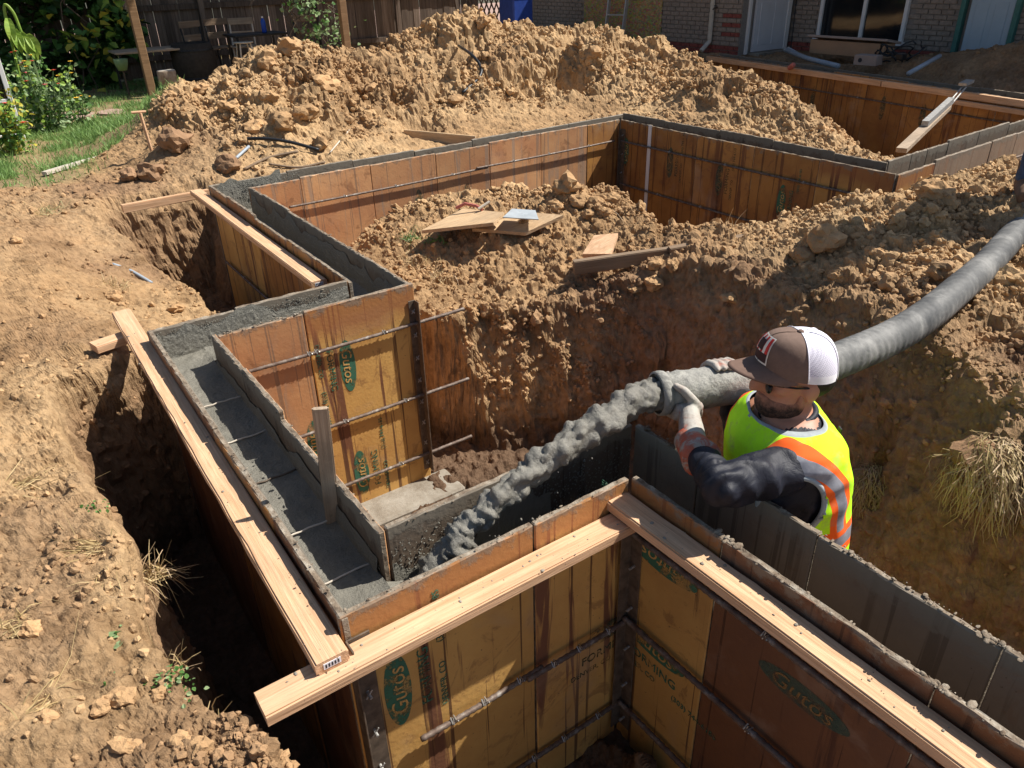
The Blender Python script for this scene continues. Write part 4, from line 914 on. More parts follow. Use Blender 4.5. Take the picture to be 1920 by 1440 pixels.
# ---------------------------------------------------------------- hose, nozzle, stream
def catmull(P, n=12):
    P = [Vector(p) for p in P]; P = [P[0]*2-P[1]]+P+[P[-1]*2-P[-2]]; out = []
    for i in range(1, len(P)-2):
        for k in range(n):
            t = k/n; a, b, c, d = P[i-1:i+3]
            out.append(.5*((2*b)+(c-a)*t+(2*a-5*b+4*c-d)*t*t+(3*b-a-3*c+d)*t**3))
    return out+[P[-2]]
HP = [PU(1402, 714, 1.95), PU(1500, 700, 2.15), PU(1600, 664, 2.45), PU(1680, 628, 2.72), PU(1742, 588, 3.02), PU(1800, 540, 3.38), PU(1850, 496, 3.78), PU(1892, 450, 4.2), PU(1925, 415, 4.6), Vector((5.6, 1.95, .22)), Vector((6.6, 1.7, .18))]
hp = catmull(HP, 44)
tag(MB().tube(hp, [.0665+.0011*(1 if (i//3) % 2 else -1)*(.4+.6*math.sin(i*.37)**2) for i in range(len(hp))], 24).build('pump_hose', 'rubber_hose', smooth=True, origin=hp[0]), 'thick dusty black rubber pump hose curving down the bank', 'hose')
NZ0, NZ1 = PV(1240, 737, 1.545), HP[0]
noz = empty('pump_nozzle', NZ0); tag(noz, 'concrete caked steel pipe end held by the vested worker', 'nozzle')
ax = (NZ1-NZ0).normalized(); Ln = (NZ1-NZ0).length
pth = [ax*(Ln*t) for t in (0, .15, .3, .5, .7, .9, 1.06)]
V, n, kq = [], 40, 70; s1 = ax.cross(Vector((0, 0, 1))).normalized(); s2 = s1.cross(ax)
for i in range(kq+1):
    for j in range(n): V.append(ax*(Ln*1.06*i/kq)+(s1*math.cos(6.2832*j/n)+s2*math.sin(6.2832*j/n))*(.064+.009*i/kq))
A = np.array([list(q) for q in V]); cen = np.repeat(np.array([list(ax*(Ln*1.06*i/kq)) for i in range(kq+1)]), n, 0); D = (A-cen)/np.linalg.norm(A-cen, axis=1, keepdims=True)
A = A+D*(.0035*fbm(A*30, 4, 2)+.004*np.clip(fbm(A*12, 3, 6), 0, 1))[:, None]
pm = MB(); pm.add([tuple(q) for q in A], [(i*n+j, i*n+(j+1) % n, (i+1)*n+(j+1) % n, (i+1)*n+j) for i in range(kq) for j in range(n)]); pm.build('pipe', 'nozzle_pipe', noz, smooth=True)
rr_ = MB(); rr_.tube([ax*t for t in (-.02, -.018, .0, .012, .018)], [.068, .075, .077, .074, .066], 26, cap=False); rr_.tube([ax*t for t in (.018, -.02)], [.060, .060], 26, cap=False); rr_.build('collar', 'nozzle_pipe', noz, smooth=True)
# the stream
SP = [NZ0+ax*.05, NZ0, PV(1195, 752, 1.545), PV(1120, 795, 1.545), PV(1040, 850, 1.545), PV(960, 915, 1.545), PV(900, 968, 1.545), PV(862, 1010, 1.545), PV(835, 1062, 1.54), PV(815, 1110, 1.535)]
spth = catmull(SP, 22); n = 40; k = len(spth)
V = []; 
for i, p in enumerate(spth):
    t = (spth[min(i+1, k-1)]-spth[max(i-1, 0)]).normalized(); s1 = t.cross(Vector((0, 0, 1))).normalized(); s2 = s1.cross(t)
    r = .052 if i < 30 else .052-.010*min(1, (i-30)/60)
    if i > k-50: r = .048+.03*((i-(k-50))/50)**1.5
    for j in range(n): V.append(p+(s1*math.cos(6.2832*j/n)+s2*math.sin(6.2832*j/n))*r)
A = np.array([list(q) for q in V]); C0 = np.repeat(np.array([list(q) for q in spth]), n, 0); D = A-C0; D /= np.linalg.norm(D, axis=1, keepdims=True)
b1, r1_ = worley(A/.05, 3, .8); b2, r2_ = worley(A/.026, 13, .85)
ramp_ = np.repeat(np.clip(np.arange(k)/40, .25, 1), n)
A = A+D*(ramp_*(np.sqrt(np.clip(1-b1**2, 0, 1))*r1_*.018+np.sqrt(np.clip(1-b2**2, 0, 1))*r2_*.020+.008*fbm(A*14, 3, 9)-.008))[:, None]
ii, jj = np.meshgrid(np.arange(k-1), np.arange(n), indexing='ij'); a_ = (ii*n+jj).ravel(); b_ = (ii*n+(jj+1) % n).ravel()
so = mesh_np('concrete_stream', A, np.stack([a_, b_, b_+n, a_+n], 1), 'stream_concrete', True); dr_ = MB(); rg = random.Random(5)
for _ in range(60):
    q = spth[rg.randrange(40, k)]+Vector((rg.gauss(0, .05), rg.gauss(0, .035), -abs(rg.gauss(0, .07)))); r_ = .0015+.0035*rg.random()**2; dr_.ell(q, (r_, r_, r_*1.3), nu=7, nv=5)
tag(dr_.build('concrete_drops', 'stream_concrete', smooth=True), 'grey drops and grit falling off the concrete stream', 'drops', kind='stuff')
tag(so, 'lumpy grey stream of concrete pouring into the near channel', 'concrete')

# ================================================================== PEOPLE
PB = np.array([1.86, 1.13, 0]); PF = np.array([-.829, .5593, 0]); PF = PF/np.linalg.norm(PF); PLf = np.array([-PF[1], PF[0], 0])
def W(f, l, z): return Vector(PB+f*PF+l*PLf+np.array([0, 0, z]))
def WI(p):
    q = np.array(p)-PB; return q@PF, q@PLf, q[..., 2]
RP = Matrix((Vector(PF), Vector(PLf), Vector((0, 0, 1)))).transposed()
def ray_l(px, py, l): return PL(px, py, PB+l*PLf, PLf)
def remesh(mb, voxel, smooth=4):
    me = mb.mesh('tmp', 'skin'); ob = bpy.data.objects.new('tmp', me); COL.objects.link(ob)
    r = ob.modifiers.new('r', 'REMESH'); r.mode = 'VOXEL'; r.voxel_size = voxel
    s = ob.modifiers.new('s', 'SMOOTH'); s.factor = .5; s.iterations = smooth
    dg = bpy.context.evaluated_depsgraph_get(); out = bpy.data.meshes.new_from_object(ob.evaluated_get(dg))
    bpy.data.objects.remove(ob); out.polygons.foreach_set('use_smooth', [True]*len(out.polygons)); return out
SEC = [(-.62, -.03, .125, .16), (-.50, -.03, .135, .165), (-.35, -.022, .142, .172), (-.15, .002, .153, .182), (.0, .04, .166, .205), (.08, .055, .155, .212), (.13, .06, .138, .208), (.165, .062, .118, .188), (.195, .066, .092, .140), (.215, .068, .074, .085)]
sz_, sf_, sh_, sw_ = (np.array(x) for x in zip(*SEC))
def sec(z): return np.interp(z, sz_, sf_), np.interp(z, sz_, sh_), np.interp(z, sz_, sw_)
def loft(mb, zs, grow=0.0, n=36):
    V = []
    for z in zs:
        fc, hd, hw = sec(z)
        for j in range(n):
            a = 2*math.pi*j/n; c, s = math.cos(a), math.sin(a); e = .8
            V.append(W(fc+(hd+grow)*math.copysign(abs(c)**e, c), (hw+grow)*math.copysign(abs(s)**e, s), z))
    k = len(zs)
    mb.add(V, [(i*n+j, i*n+(j+1) % n, (i+1)*n+(j+1) % n, (i+1)*n+j) for i in range(k-1) for j in range(n)]+[tuple(range(n))[::-1], tuple((k-1)*n+j for j in range(n))])
man = empty('person', W(0, 0, -1.2)); tag(man, 'worker in lime and orange safety vest and mesh cap aiming the pump nozzle', 'person')
inv = Matrix.Translation(-Vector(man.location))
def mpart(mb_or_mesh, name, mats, smooth=True):
    if isinstance(mb_or_mesh, MB):
        mb_or_mesh.v = [tuple(Vector(p)-Vector(man.location)) for p in mb_or_mesh.v]; return mb_or_mesh.build(name, mats, man, smooth)
    o = bpy.data.objects.new(name, mb_or_mesh); COL.objects.link(o); mb_or_mesh.transform(inv); o.parent = man; return o
# joints
SHL, ELB, WRI = ray_l(1484, 878, .15), ray_l(1352, 912, .275), ray_l(1300, 838, .02)
GRIP = NZ0+ax*.075
HCZ = .345
HA = rad(6); RPH = RP @ Matrix.Rotation(HA, 3, 'Z')
def WH(f, l, z):
    a, b = f-.05, l; return W(.05+a*math.cos(HA)-b*math.sin(HA), a*math.sin(HA)+b*math.cos(HA), z)
body = MB(); loft(body, np.linspace(-.62, .215, 16))
body.tube([W(.05, 0, .15), W(.06, 0, .22), W(.07, 0, .30)], [.075, .062, .062], 16)
body.ell(WH(.062, 0, HCZ), (.102, .080, .118), RPH); body.ell(WH(.085, 0, .265), (.078, .064, .078), RPH); body.ell(WH(.10, 0, .325), (.075, .066, .06), RPH)
body.tube([WH(.155, 0, .352), WH(.186, 0, .318), WH(.192, 0, .304), WH(.168, 0, .298)], [.012, .016, .018, .013], 8)
for s in (1, -1):
    body.ell(WH(.045, s*.080, .312), (.027, .013, .036), RPH @ Matrix.Rotation(rad(14*s), 3, 'Z'), 12, 8); body.ell(WH(.125, s*.045, .312), (.03, .022, .022), RPH, 10, 8)
body.tube([W(.05, .10, .10), SHL, SHL.lerp(ELB, .5), ELB, ELB.lerp(WRI, .25), ELB.lerp(WRI, .6), WRI], [.08, .074, .068, .060, .056, .048, .036], 16)
body.ell(SHL, (.072, .066, .07), RP); body.ell(ELB, (.060, .060, .060))
RW = GRIP+ax*.20+Vector(-PLf)*.075+Vector((0, 0, -.03)); RE = W(.10, -.34, -.06)
body.tube([W(.05, -.10, .10), W(.06, -.19, .09), W(.08, -.27, .02), RE, RE.lerp(RW, .5), RW], [.09, .082, .066, .055, .046, .035], 16)
for s in (1, -1):
    body.tube([W(.0, s*.085, -.58), W(.02, s*.10, -.80), W(.01, s*.11, -.98), W(-.01, s*.11, -1.20)], [.098, .078, .062, .055], 16)
    body.tube([W(-.05, s*.11, -1.185), W(.06, s*.115, -1.185), W(.16, s*.12, -1.2)], [.045, .046, .036], 12)
bme = remesh(body, .0075, 5)
for mm in ('skin', 'navy_shirt', 'denim', 'boot_leather'): bme.materials.append(M[mm]) if mm != 'skin' else None
nv = len(bme.polygons); cc = np.empty(nv*3); bme.polygons.foreach_get('center', cc); cc = cc.reshape(-1, 3); ff, ll, zz = WI(cc)
mi = np.where((zz > .198+.25*np.clip(.02-ff, -.1, .05)) & (np.abs(ll) < .1) & (ff < .25), 0, 1); mi = np.where(zz < -.6, 2, mi); mi = np.where(zz < -1.1, 3, mi)
bme.polygons.foreach_set('material_index', mi.astype(np.int32)); bme.name = 'body'
# sleeve wrinkles
co = np.empty(len(bme.vertices)*3); bme.vertices.foreach_get('co', co); co = co.reshape(-1, 3); no = np.empty_like(co).ravel(); bme.vertices.foreach_get('normal', no); no = no.reshape(-1, 3)
f_, l_, z_ = WI(co); sl = ((z_ < .2) & (z_ > -.6)).astype(float)*np.clip((np.abs(l_-.1) > .0)*1.0, 0, 1)
t_ = (co-np.array(SHL))@np.array((ELB-SHL).normalized()); t2 = (co-np.array(ELB))@np.array((WRI-ELB).normalized())
wr = np.where(f_ > .24, np.sin(t2*150+6*fbm(co*8, 2, 3)), np.sin(t_*95+7*fbm(co*7, 2, 4)))
co = co+no*(sl*(.0075*wr*np.clip(fbm(co*6, 2, 8)+.45, 0, 1)+.004*fbm(co*22, 2, 6)))[:, None]
bme.vertices.foreach_set('co', co.ravel()); bme.update()
mpart(bme, 'body', None)
# collar of the shirt
mpart(MB().tube([W(.066+.078*math.cos(a), .076*math.sin(a), .205+.012*math.cos(a+2.8)) for a in np.linspace(0, 6.2832, 33)], .011, 8, cap=False), 'shirt_collar', 'navy_shirt')
# beard, hair, glasses
bd = MB(); bd.ell(WH(.092, 0, .243), (.0835, .0695, .057), RPH); bd.ell(WH(.155, 0, .272), (.018, .034, .010), RPH)
for s in (1, -1): bd.ell(WH(.066, s*.069, .282), (.015, .010, .04), RPH)
bb = remesh(bd, .006, 3); bb.materials.clear(); bb.materials.append(M['beard']); mpart(bb, 'beard', None)
hr = MB(); hr.ell(WH(.030, 0, .335), (.093, .087, .075), RPH); h2 = remesh(hr, .007, 2); h2.materials.clear(); h2.materials.append(M['dark_hair']); mpart(h2, 'hair', None)
gl = MB()
for s in (1, -1): gl.ell(WH(.160, s*.040, .325), (.011, .033, .021), RPH @ Matrix.Rotation(rad(-22*s), 3, 'Z'), 14, 8)
gl.tube([WH(.15, .068, .338), WH(.10, .084, .334), WH(.045, .086, .33)], .003, 6).tube([WH(.15, -.068, .338), WH(.10, -.084, .334), WH(.045, -.086, .33)], .003, 6).tube([WH(.162, .012, .338), WH(.162, -.012, .338)], .003, 6)
mpart(gl, 'sunglasses', 'black_plastic')
# cap: dome in six gores, brown front, white mesh back
cap = MB(); nU, nVv = 48, 16; CC = (.058, 0, .362); V, Fs, mis = [], [], []
def cap_pt(a, t, g=0.0):
    # a round (0 = front), t 0 base .. 1 top
    r = math.cos(t*math.pi/2)**.62; hh = math.sin(t*math.pi/2)
    fr = .128+g if math.cos(a) > 0 else .116+g
    f = CC[0]+fr*r*math.cos(a)+(.012*hh if math.cos(a) > 0 else 0); l = (.098+g)*r*math.sin(a)
    z = CC[2]-.012+.16*(f-CC[0])*(1-t)+(.122+g)*hh+.010*max(0, math.cos(a))*math.sin(t*3.14)
    return WH(f, l, z)
for i in range(nVv+1):
    for j in range(nU): V.append(cap_pt(2*math.pi*j/nU, i/nVv))
for i in range(nVv):
    for j in range(nU):
        a = 2*math.pi*(j+.5)/nU; front = math.cos(a) > .12
        cap.add([], []); Fs.append((i*nU+j, i*nU+(j+1) % nU, (i+1)*nU+(j+1) % nU, (i+1)*nU+j)); mis.append(0 if front else (2 if i < 2 else 1))
cap.v = [tuple(p) for p in V]; cap.f = Fs; cap.mi = mis
capo = mpart(cap, 'cap', ['cap_brown', 'cap_mesh', 'cap_white'])
def cpart(mb, name, mats, smooth=True):
    mb.v = [tuple(Vector(p)-Vector(man.location)) for p in mb.v]; return mb.build(name, mats, capo, smooth)
b_ = MB(); b_.ell(cap_pt(0, 1)+Vector((0, 0, .001)), (.010, .010, .006)); cpart(b_, 'button', 'cap_brown')
for a in (0.0, 1.45, -1.45, 2.5, -2.5):
    s_ = MB(); s_.tube([cap_pt(a, t, .0012) for t in np.linspace(.02, .98, 14)], .0016, 5); cpart(s_, 'seam', 'cap_brown' if abs(a) < 1 else 'cap_white')
vz = MB(); nA, nB = 18, 8; V = []
for i in range(nA+1):
    a = -1.22+2.44*i/nA
    for j in range(nB+1):
        t = j/nB; f = CC[0]+.128*math.cos(a)+t*(.092*math.cos(a)**.8 if math.cos(a) > 0 else 0)-.004; l = .098*math.sin(a)*(1-.06*t)
        V.append(WH(f, l, .372+.02*math.cos(a)-.30*l*l/.1-.012*t))
nn = len(V); vz.add(V+[p-Vector((0, 0, .004)) for p in V], [(i*(nB+1)+j, (i+1)*(nB+1)+j, (i+1)*(nB+1)+j+1, i*(nB+1)+j+1) for i in range(nA) for j in range(nB)]+[(nn+i*(nB+1)+j, nn+i*(nB+1)+j+1, nn+(i+1)*(nB+1)+j+1, nn+(i+1)*(nB+1)+j) for i in range(nA) for j in range(nB)]+[(i*(nB+1)+nB, (i+1)*(nB+1)+nB, nn+(i+1)*(nB+1)+nB, nn+i*(nB+1)+nB) for i in range(nA)])
cpart(vz, 'visor', 'visor_brown')
# badge on the front panel: white rim, red and pale rays over a dark band
def cap_patch(a0, a1, t0, t1, g, n=5):
    V = [cap_pt(a0+(a1-a0)*i/n, t0+(t1-t0)*j/n, g) for i in range(n+1) for j in range(n+1)]
    return V, [(i*(n+1)+j, (i+1)*(n+1)+j, (i+1)*(n+1)+j+1, i*(n+1)+j+1) for i in range(n) for j in range(n)]
bd_ = MB(); bd_.add(*cap_patch(-.40, .40, .10, .62, .0022), 0); bd_.add(*cap_patch(-.36, .36, .13, .59, .0034), 2)
for k in range(7):
    if k % 2 == 0: bd_.add(*cap_patch(-.36+.72*k/7, -.36+.72*(k+1)/7, .27, .59, .0044, 3), 1)
    else: bd_.add(*cap_patch(-.36+.72*k/7, -.36+.72*(k+1)/7, .27, .59, .0044, 3), 0)
bd_.add(*cap_patch(-.17, .15, .30, .50, .0056, 4), 2)
cpart(bd_, 'badge', ['badge_white', 'badge_red', 'badge_dark'])
# vest: shell over the torso with arm holes
vm = MB(); nT, nZ = 150, 110; zs = np.linspace(-.56, .207, nZ+1); V = np.zeros(((nZ+1)*nT, 3))
fl = np.zeros(((nZ+1)*nT, 3))
for i, z in enumerate(zs):
    fc, hd, hw = sec(z); g = .016+.010*max(0, (-z-.1)/.4)
    for j in range(nT):
        a = 2*math.pi*j/nT; c, s = math.cos(a), math.sin(a); e = .8
        f, l = fc+(hd+g)*math.copysign(abs(c)**e, c), (hw+g)*math.copysign(abs(s)**e, s)
        fl[i*nT+j] = (f, l, z)
wr = .013*fbm(fl*np.array([7, 7, 4.0]), 3, 5)+.010*np.sin(fl[:, 2]*45+5*fbm(fl*5, 2, 7))*np.clip(fbm(fl*3, 2, 9)+.2, 0, 1)
cen = np.array([[sec(z)[0], 0, z] for z in zs]).repeat(nT, 0); dr = fl-cen; dr[:, 2] = 0; dr /= np.linalg.norm(dr, axis=1, keepdims=True)
fl2 = fl+dr*wr[:, None]
V = [W(*q) for q in fl2]; keep, mis = [], []
def hole(f, l, z): return ((f-.09)/.085)**2+((z-.0)/.115)**2 if abs(l) > .12 else 9
for i in range(nZ):
    for j in range(nT):
        idx = (i*nT+j, i*nT+(j+1) % nT, (i+1)*nT+(j+1) % nT, (i+1)*nT+j); f, l, z = fl[list(idx)].mean(0) if (j+1) < nT else fl[i*nT+j]
        hv = hole(f, l, z)
        if hv < 1: continue
        m_ = 0
        if hv < 1.12 or z > .200: m_ = 1
        if abs(l) < .006 and f > 0: m_ = 1
        keep.append(idx); mis.append(m_)
vm.v = [tuple(p) for p in V]; vm.f = keep; vm.mi = mis
vo = mpart(vm, 'safety_vest', ['vest_cloth', 'vest_trim'])
at_ = vo.data.attributes.new('pl', 'FLOAT_VECTOR', 'POINT'); ar_ = fl.copy(); th_ = np.tile(2*np.pi*np.arange(nT)/nT, nZ+1); ar_[:, 0] = (np.abs(((th_+np.pi) % (2*np.pi))-np.pi)-(np.pi/2-.30))*.19; at_.data.foreach_set('vector', ar_.astype(np.float32).ravel())
so_ = vo.modifiers.new('thick', 'SOLIDIFY'); so_.thickness = .003; so_.offset = -1
for s in (1, -1):
    tr_ = []
    for q in np.linspace(0, 6.2832, 60):
        f, z = .09+.087*math.cos(q), .0+.117*math.sin(q); fc, hd, hw = sec(z); x_ = min(.999, abs(f-fc)/(hd+.016)); l = (hw+.016)*max(0, 1-x_**2.5)**.4
        tr_.append(W(f, s*max(l, .12), z))
    mpart(MB().tube(tr_, .0085, 8, cap=False), 'arm_binding', 'vest_trim')
tabm = MB(); tabm.box(W(-.118, -.02, .10), (.004, .022, .05), RP); mpart(tabm, 'mic_tab', 'ink', False)
# gloves: palm, five fingers each, long cuff
s1 = Vector(PLf); s1 = (s1-ax*s1.dot(ax)).normalized(); s2 = ax.cross(s1).normalized()
if s2.z < 0: s2 = -s2
def on_hose(t, ang, r): return NZ0+ax*t+(s1*math.cos(ang)+s2*math.sin(ang))*r
gv = MB(); hr_ = .066
for k, (t, ln) in enumerate(((.030, 1.0), (.054, 1.08), (.078, 1.03), (.100, .86))):
    arc = [rad(-18), rad(-55), rad(-92), rad(-125), rad(-150-20*ln), rad(-175-25*ln)]
    gv.tube([on_hose(t+.004*i*(k-1.5)*.3, a, hr_+.014) for i, a in enumerate(arc)], [.0135, .0135, .0125, .012, .0115, .009], 10)
    gv.ell(on_hose(t, arc[-1], hr_+.013), (.009, .009, .009), nu=8, nv=6)
gv.tube([on_hose(.10, rad(-20), hr_+.02), on_hose(.07, rad(8), hr_+.018), on_hose(.045, rad(30), hr_+.014), on_hose(.022, rad(44), hr_+.012)], [.019, .0165, .015, .011], 10); gv.ell(on_hose(.022, rad(44), hr_+.012), (.011, .011, .011), nu=8, nv=6)
pc = on_hose(.068, rad(-28), hr_+.020); gv.tube([on_hose(.018, rad(-26), hr_+.014), on_hose(.045, rad(-28), hr_+.018), on_hose(.08, rad(-30), hr_+.02), on_hose(.115, rad(-30), hr_+.018)], [(.014, .03), (.018, .036), (.019, .037), (.015, .03)], 14)
gv.tube([pc, pc.lerp(WRI, .5), WRI], [(.032, .042), (.040, .044), (.046, .046)], 14)
gm = remesh(gv, .005, 2); gm.materials.clear(); gm.materials.append(M['glove_muddy']); gm.name = 'glove'; mpart(gm, 'glove', None)
cf = MB(); cd = (ELB-WRI).normalized(); cf.tube([WRI-cd*.05, WRI-cd*.01, WRI+cd*.04, WRI+cd*.085, WRI+cd*.087, WRI+cd*.06], [.047, .049, .054, .061, .057, .052], 20, cap=False)
cfo = mpart(cf, 'glove_cuff', 'glove')
g2 = MB()
for k, t in enumerate((.185, .208, .231, .253)):
    arc = [rad(178), rad(150), rad(120), rad(92), rad(72)]
    g2.tube([on_hose(t, a, hr_+.014) for a in arc], [.013, .013, .0125, .012, .0095], 10); g2.ell(on_hose(t, arc[-1], hr_+.013), (.0095, .0095, .0095), nu=8, nv=6)
g2.tube([on_hose(.19, rad(200), hr_+.02), on_hose(.165, rad(235), hr_+.016), on_hose(.155, rad(260), hr_+.013)], [.018, .0155, .011], 10)
g2.tube([on_hose(.18, rad(190), hr_+.018), on_hose(.22, rad(190), hr_+.022), on_hose(.26, rad(190), hr_+.018)], [(.015, .034), (.019, .038), (.015, .03)], 14)
g2.tube([on_hose(.22, rad(195), hr_+.022), RW], [.03, .036], 12)
gm = remesh(g2, .005, 2); gm.materials.clear(); gm.materials.append(M['glove_muddy']); gm.name = 'glove'; mpart(gm, 'glove', None)

# second worker standing on the bank at the hose
P2 = PZ(1958, 418, .06); P2.z = 0
FA = Vector((-.86, -.5, 0)).normalized(); LA = Vector((-FA.y, FA.x, 0))
g0 = gz(P2.x, P2.y)
def Q(f, l, z): return P2+FA*f+LA*l+Vector((0, 0, z+g0))
hp2 = empty('person', Q(0, 0, 0)); tag(hp2, 'second worker in blue jeans and tan boots standing by the pump hose', 'person')
b2_ = MB()
for s in (1, -1):
    b2_.tube([Q(0, s*.08, .92), Q(.03, s*.11, .72), Q(.03, s*.13, .50), Q(.0, s*.135, .28), Q(-.02, s*.135, .10)], [.105, .09, .07, .062, .068], 16)
    b2_.tube([Q(-.08, s*.135, .055), Q(.04, s*.14, .06), Q(.12, s*.145, .05), Q(.175, s*.15, .035)], [.048, .052, .047, .03], 14)
    b2_.tube([Q(-.02, s*.135, .05), Q(-.02, s*.135, .2)], [.055, .058], 14)
    b2_.tube([Q(0, s*.13, 1.40), Q(.0, s*.21, 1.36), Q(.03, s*.26, 1.12), Q(.14, s*.22, .92), Q(.24, s*.16, .86)], [.08, .075, .055, .045, .04], 14)
    b2_.ell(Q(.28, s*.15, .85), (.05, .04, .03))
R2m = Matrix((FA, LA, Vector((0, 0, 1)))).transposed()
for (f, z, a, b) in ((0, .95, .12, .17), (.0, 1.1, .12, .165), (.01, 1.25, .125, .185), (0, 1.37, .10, .18)): b2_.ell(Q(f, 0, z), (a, b, .12), R2m)
b2_.tube([Q(0, 0, 1.4), Q(.02, 0, 1.56)], [.065, .058], 12); b2_.ell(Q(.03, 0, 1.64), (.10, .08, .125), R2m); b2_.ell(Q(.12, 0, 1.62), (.02, .014, .02), R2m)
b2m = remesh(b2_, .011, 4); b2m.materials.clear()
for mm in ('denim', 'dark_shirt', 'skin'): b2m.materials.append(M[mm])
cc = np.empty(len(b2m.polygons)*3); b2m.polygons.foreach_get('center', cc); zz = cc.reshape(-1, 3)[:, 2]-g0
b2m.polygons.foreach_set('material_index', np.where(zz > 1.47, 2, np.where(zz > .97, 1, 0)).astype(np.int32))
i2 = Matrix.Translation(-Vector(hp2.location)); b2m.transform(i2); ob = bpy.data.objects.new('body', b2m); COL.objects.link(ob); ob.parent = hp2
for s in (1, -1):
    bo = MB(); bo.tube([Q(-.095, s*.135, .06), Q(-.05, s*.135, .062), Q(.04, s*.14, .064), Q(.12, s*.145, .055), Q(.185, s*.15, .042), Q(.20, s*.15, .035)], [.045, .056, .058, .055, .044, .02], 16); bo.tube([Q(-.02, s*.135, .05), Q(-.02, s*.135, .14), Q(-.022, s*.135, .2)], [.062, .066, .07], 16)
    bmm = remesh(bo, .008, 3); bmm.materials.clear(); bmm.materials.append(M['boot_leather']); bmm.transform(i2); ob = bpy.data.objects.new('boot', bmm); COL.objects.link(ob); ob.parent = hp2
    sl = MB(); n = 20
    ring = [(.05+.165*math.cos(6.2832*k/n)*(1 if math.cos(6.2832*k/n) > 0 else .95), .058*math.sin(6.2832*k/n)) for k in range(n)]
    sl.add([Q(f, s*.14+l, .03) for f, l in ring]+[Q(f, s*.14+l, .0) for f, l in ring], [tuple(range(n)), tuple(range(2*n-1, n-1, -1))]+[(k, k+n, (k+1) % n+n, (k+1) % n) for k in range(n)])
    sl.v = [tuple(Vector(p)-Vector(hp2.location)) for p in sl.v]; sl.build('sole', 'boot_sole', ob)
ht = MB(); ht.ell(Q(.02, 0, 1.70), (.115, .095, .09), R2m); ht.ell(Q(.02, 0, 1.685), (.165, .15, .012), R2m); ht.v = [tuple(Vector(p)-Vector(hp2.location)) for p in ht.v]; ht.build('hat', 'cap_brown', hp2, True)

# ================================================================== HOUSE
def box_part(name, lo, hi, mat, parent, ch=0.0):
    lo, hi = Vector(lo), Vector(hi); c = (lo+hi)/2
    return MB().box((0, 0, 0), tuple(abs(x) for x in (hi-lo)), ch=ch).build(name, mat, parent, origin=None) if False else _bp(name, c, hi-lo, mat, parent, ch)
def _bp(name, c, s, mat, parent, ch):
    o = MB().box((0, 0, 0), tuple(max(abs(x), .0005) for x in s), ch=ch).build(name, mat, parent)
    p = Vector(parent.location) if parent is not None else Vector()
    q = parent
    while q is not None and q.parent is not None:
        q = q.parent; p = p+Vector(q.location)
    o.location = c-p; return o
HU1, HU2 = 11.6, 12.95
vA, vB = PU(985, 60, HU1).y, PU(1384, 100, HU1).y           # front wall ends
house = empty('brick_house', (HU1, vB, -.15)); tag(house, 'tan brick house with red brick base courses, boarded opening and two doors', 'house')
BRM = {}
def brick_mesh(kind, L):
    k = (kind, round(L, 3))
    if k not in BRM: BRM[k] = MB().box((0, 0, 0), (.03, L, .062), ch=.004).mesh('brick', 'brick_'+kind)
    return BRM[k]
def brick_face(part, u, v0, v1, zmax, holes, redfn):
    """bricks on a wall that faces -u; v0 > v1"""
    base = Vector(house.location)+Vector(part.location); n = 0; z, row = -.13, 0
    while z < zmax:
        v = v0-(.0 if row % 2 else .105)
        while v > v1+.05:
            L = min(.2, v-v1-.01); c = Vector((u-.012, v-L/2, z+.031))
            if L > .06 and not any(h0 > c.y > h1 and hz0 < c.z < hz1 for h0, h1, hz0, hz1 in holes):
                o = bpy.data.objects.new('brick', brick_mesh('red' if redfn(c) else 'tan', L)); COL.objects.link(o); o.parent = part; o.location = c-base+Vector((random.uniform(-.002, .002), 0, 0)); n += 1
            v -= .211
        z += .0745; row += 1
    return n
osb0, osb1 = PU(1097, 40, HU1).y, PU(1242, 40, HU1).y
w1 = _bp('wall', Vector((HU1+.1, (vA+vB)/2, 1.25)), Vector((.2, vA-vB, 2.9)), 'mortar', house, 0)
nb = brick_face(w1, HU1, vA, vB, .80, [(osb0, osb1, -1, 9)], lambda c: c.z < .03 or (c.y < vB+.35 and (.17 < c.z < .2 or .30 < c.z < .36 or .46 < c.z < .5)))
vC = PU(1445, 60, HU2).y; vD = PU(2100, 60, HU2).y
wL, wR = PU(1538, 40, HU2).y, PU(1703, 40, HU2).y; wz = PU(1697, 80, HU2).z
dL, dR = PU(1806, 60, HU2).y, PU(1898, 60, HU2).y
w2 = _bp('wall', Vector((HU2+.1, (vB+vD)/2, 1.25)), Vector((.2, vB-vD+.01, 2.9)), 'mortar', house, 0)
nb += brick_face(w2, HU2, vB-.02, PU(1935, 60, HU2).y, .72, [(wL+.03, wR-.03, wz, 9), (dL+.08, dR-.05, -1, 9)], lambda c: c.z < .05)
w3 = _bp('wall', Vector(((HU1+HU2)/2+.1, vB+.08, 1.25)), Vector((HU2-HU1-.2, .15, 2.9)), 'mortar', house, 0)
rf = _bp('roof', Vector((HU2+1.6, (vA+vD)/2, 2.85)), Vector((6.2, vA-vD+1.5, .25)), 'roof_shingle', house, .02)
_bp('fascia', Vector((HU2-1.55, (vA+vD)/2, 2.83)), Vector((.03, vA-vD+1.5, .2)), 'white_paint', house, 0)
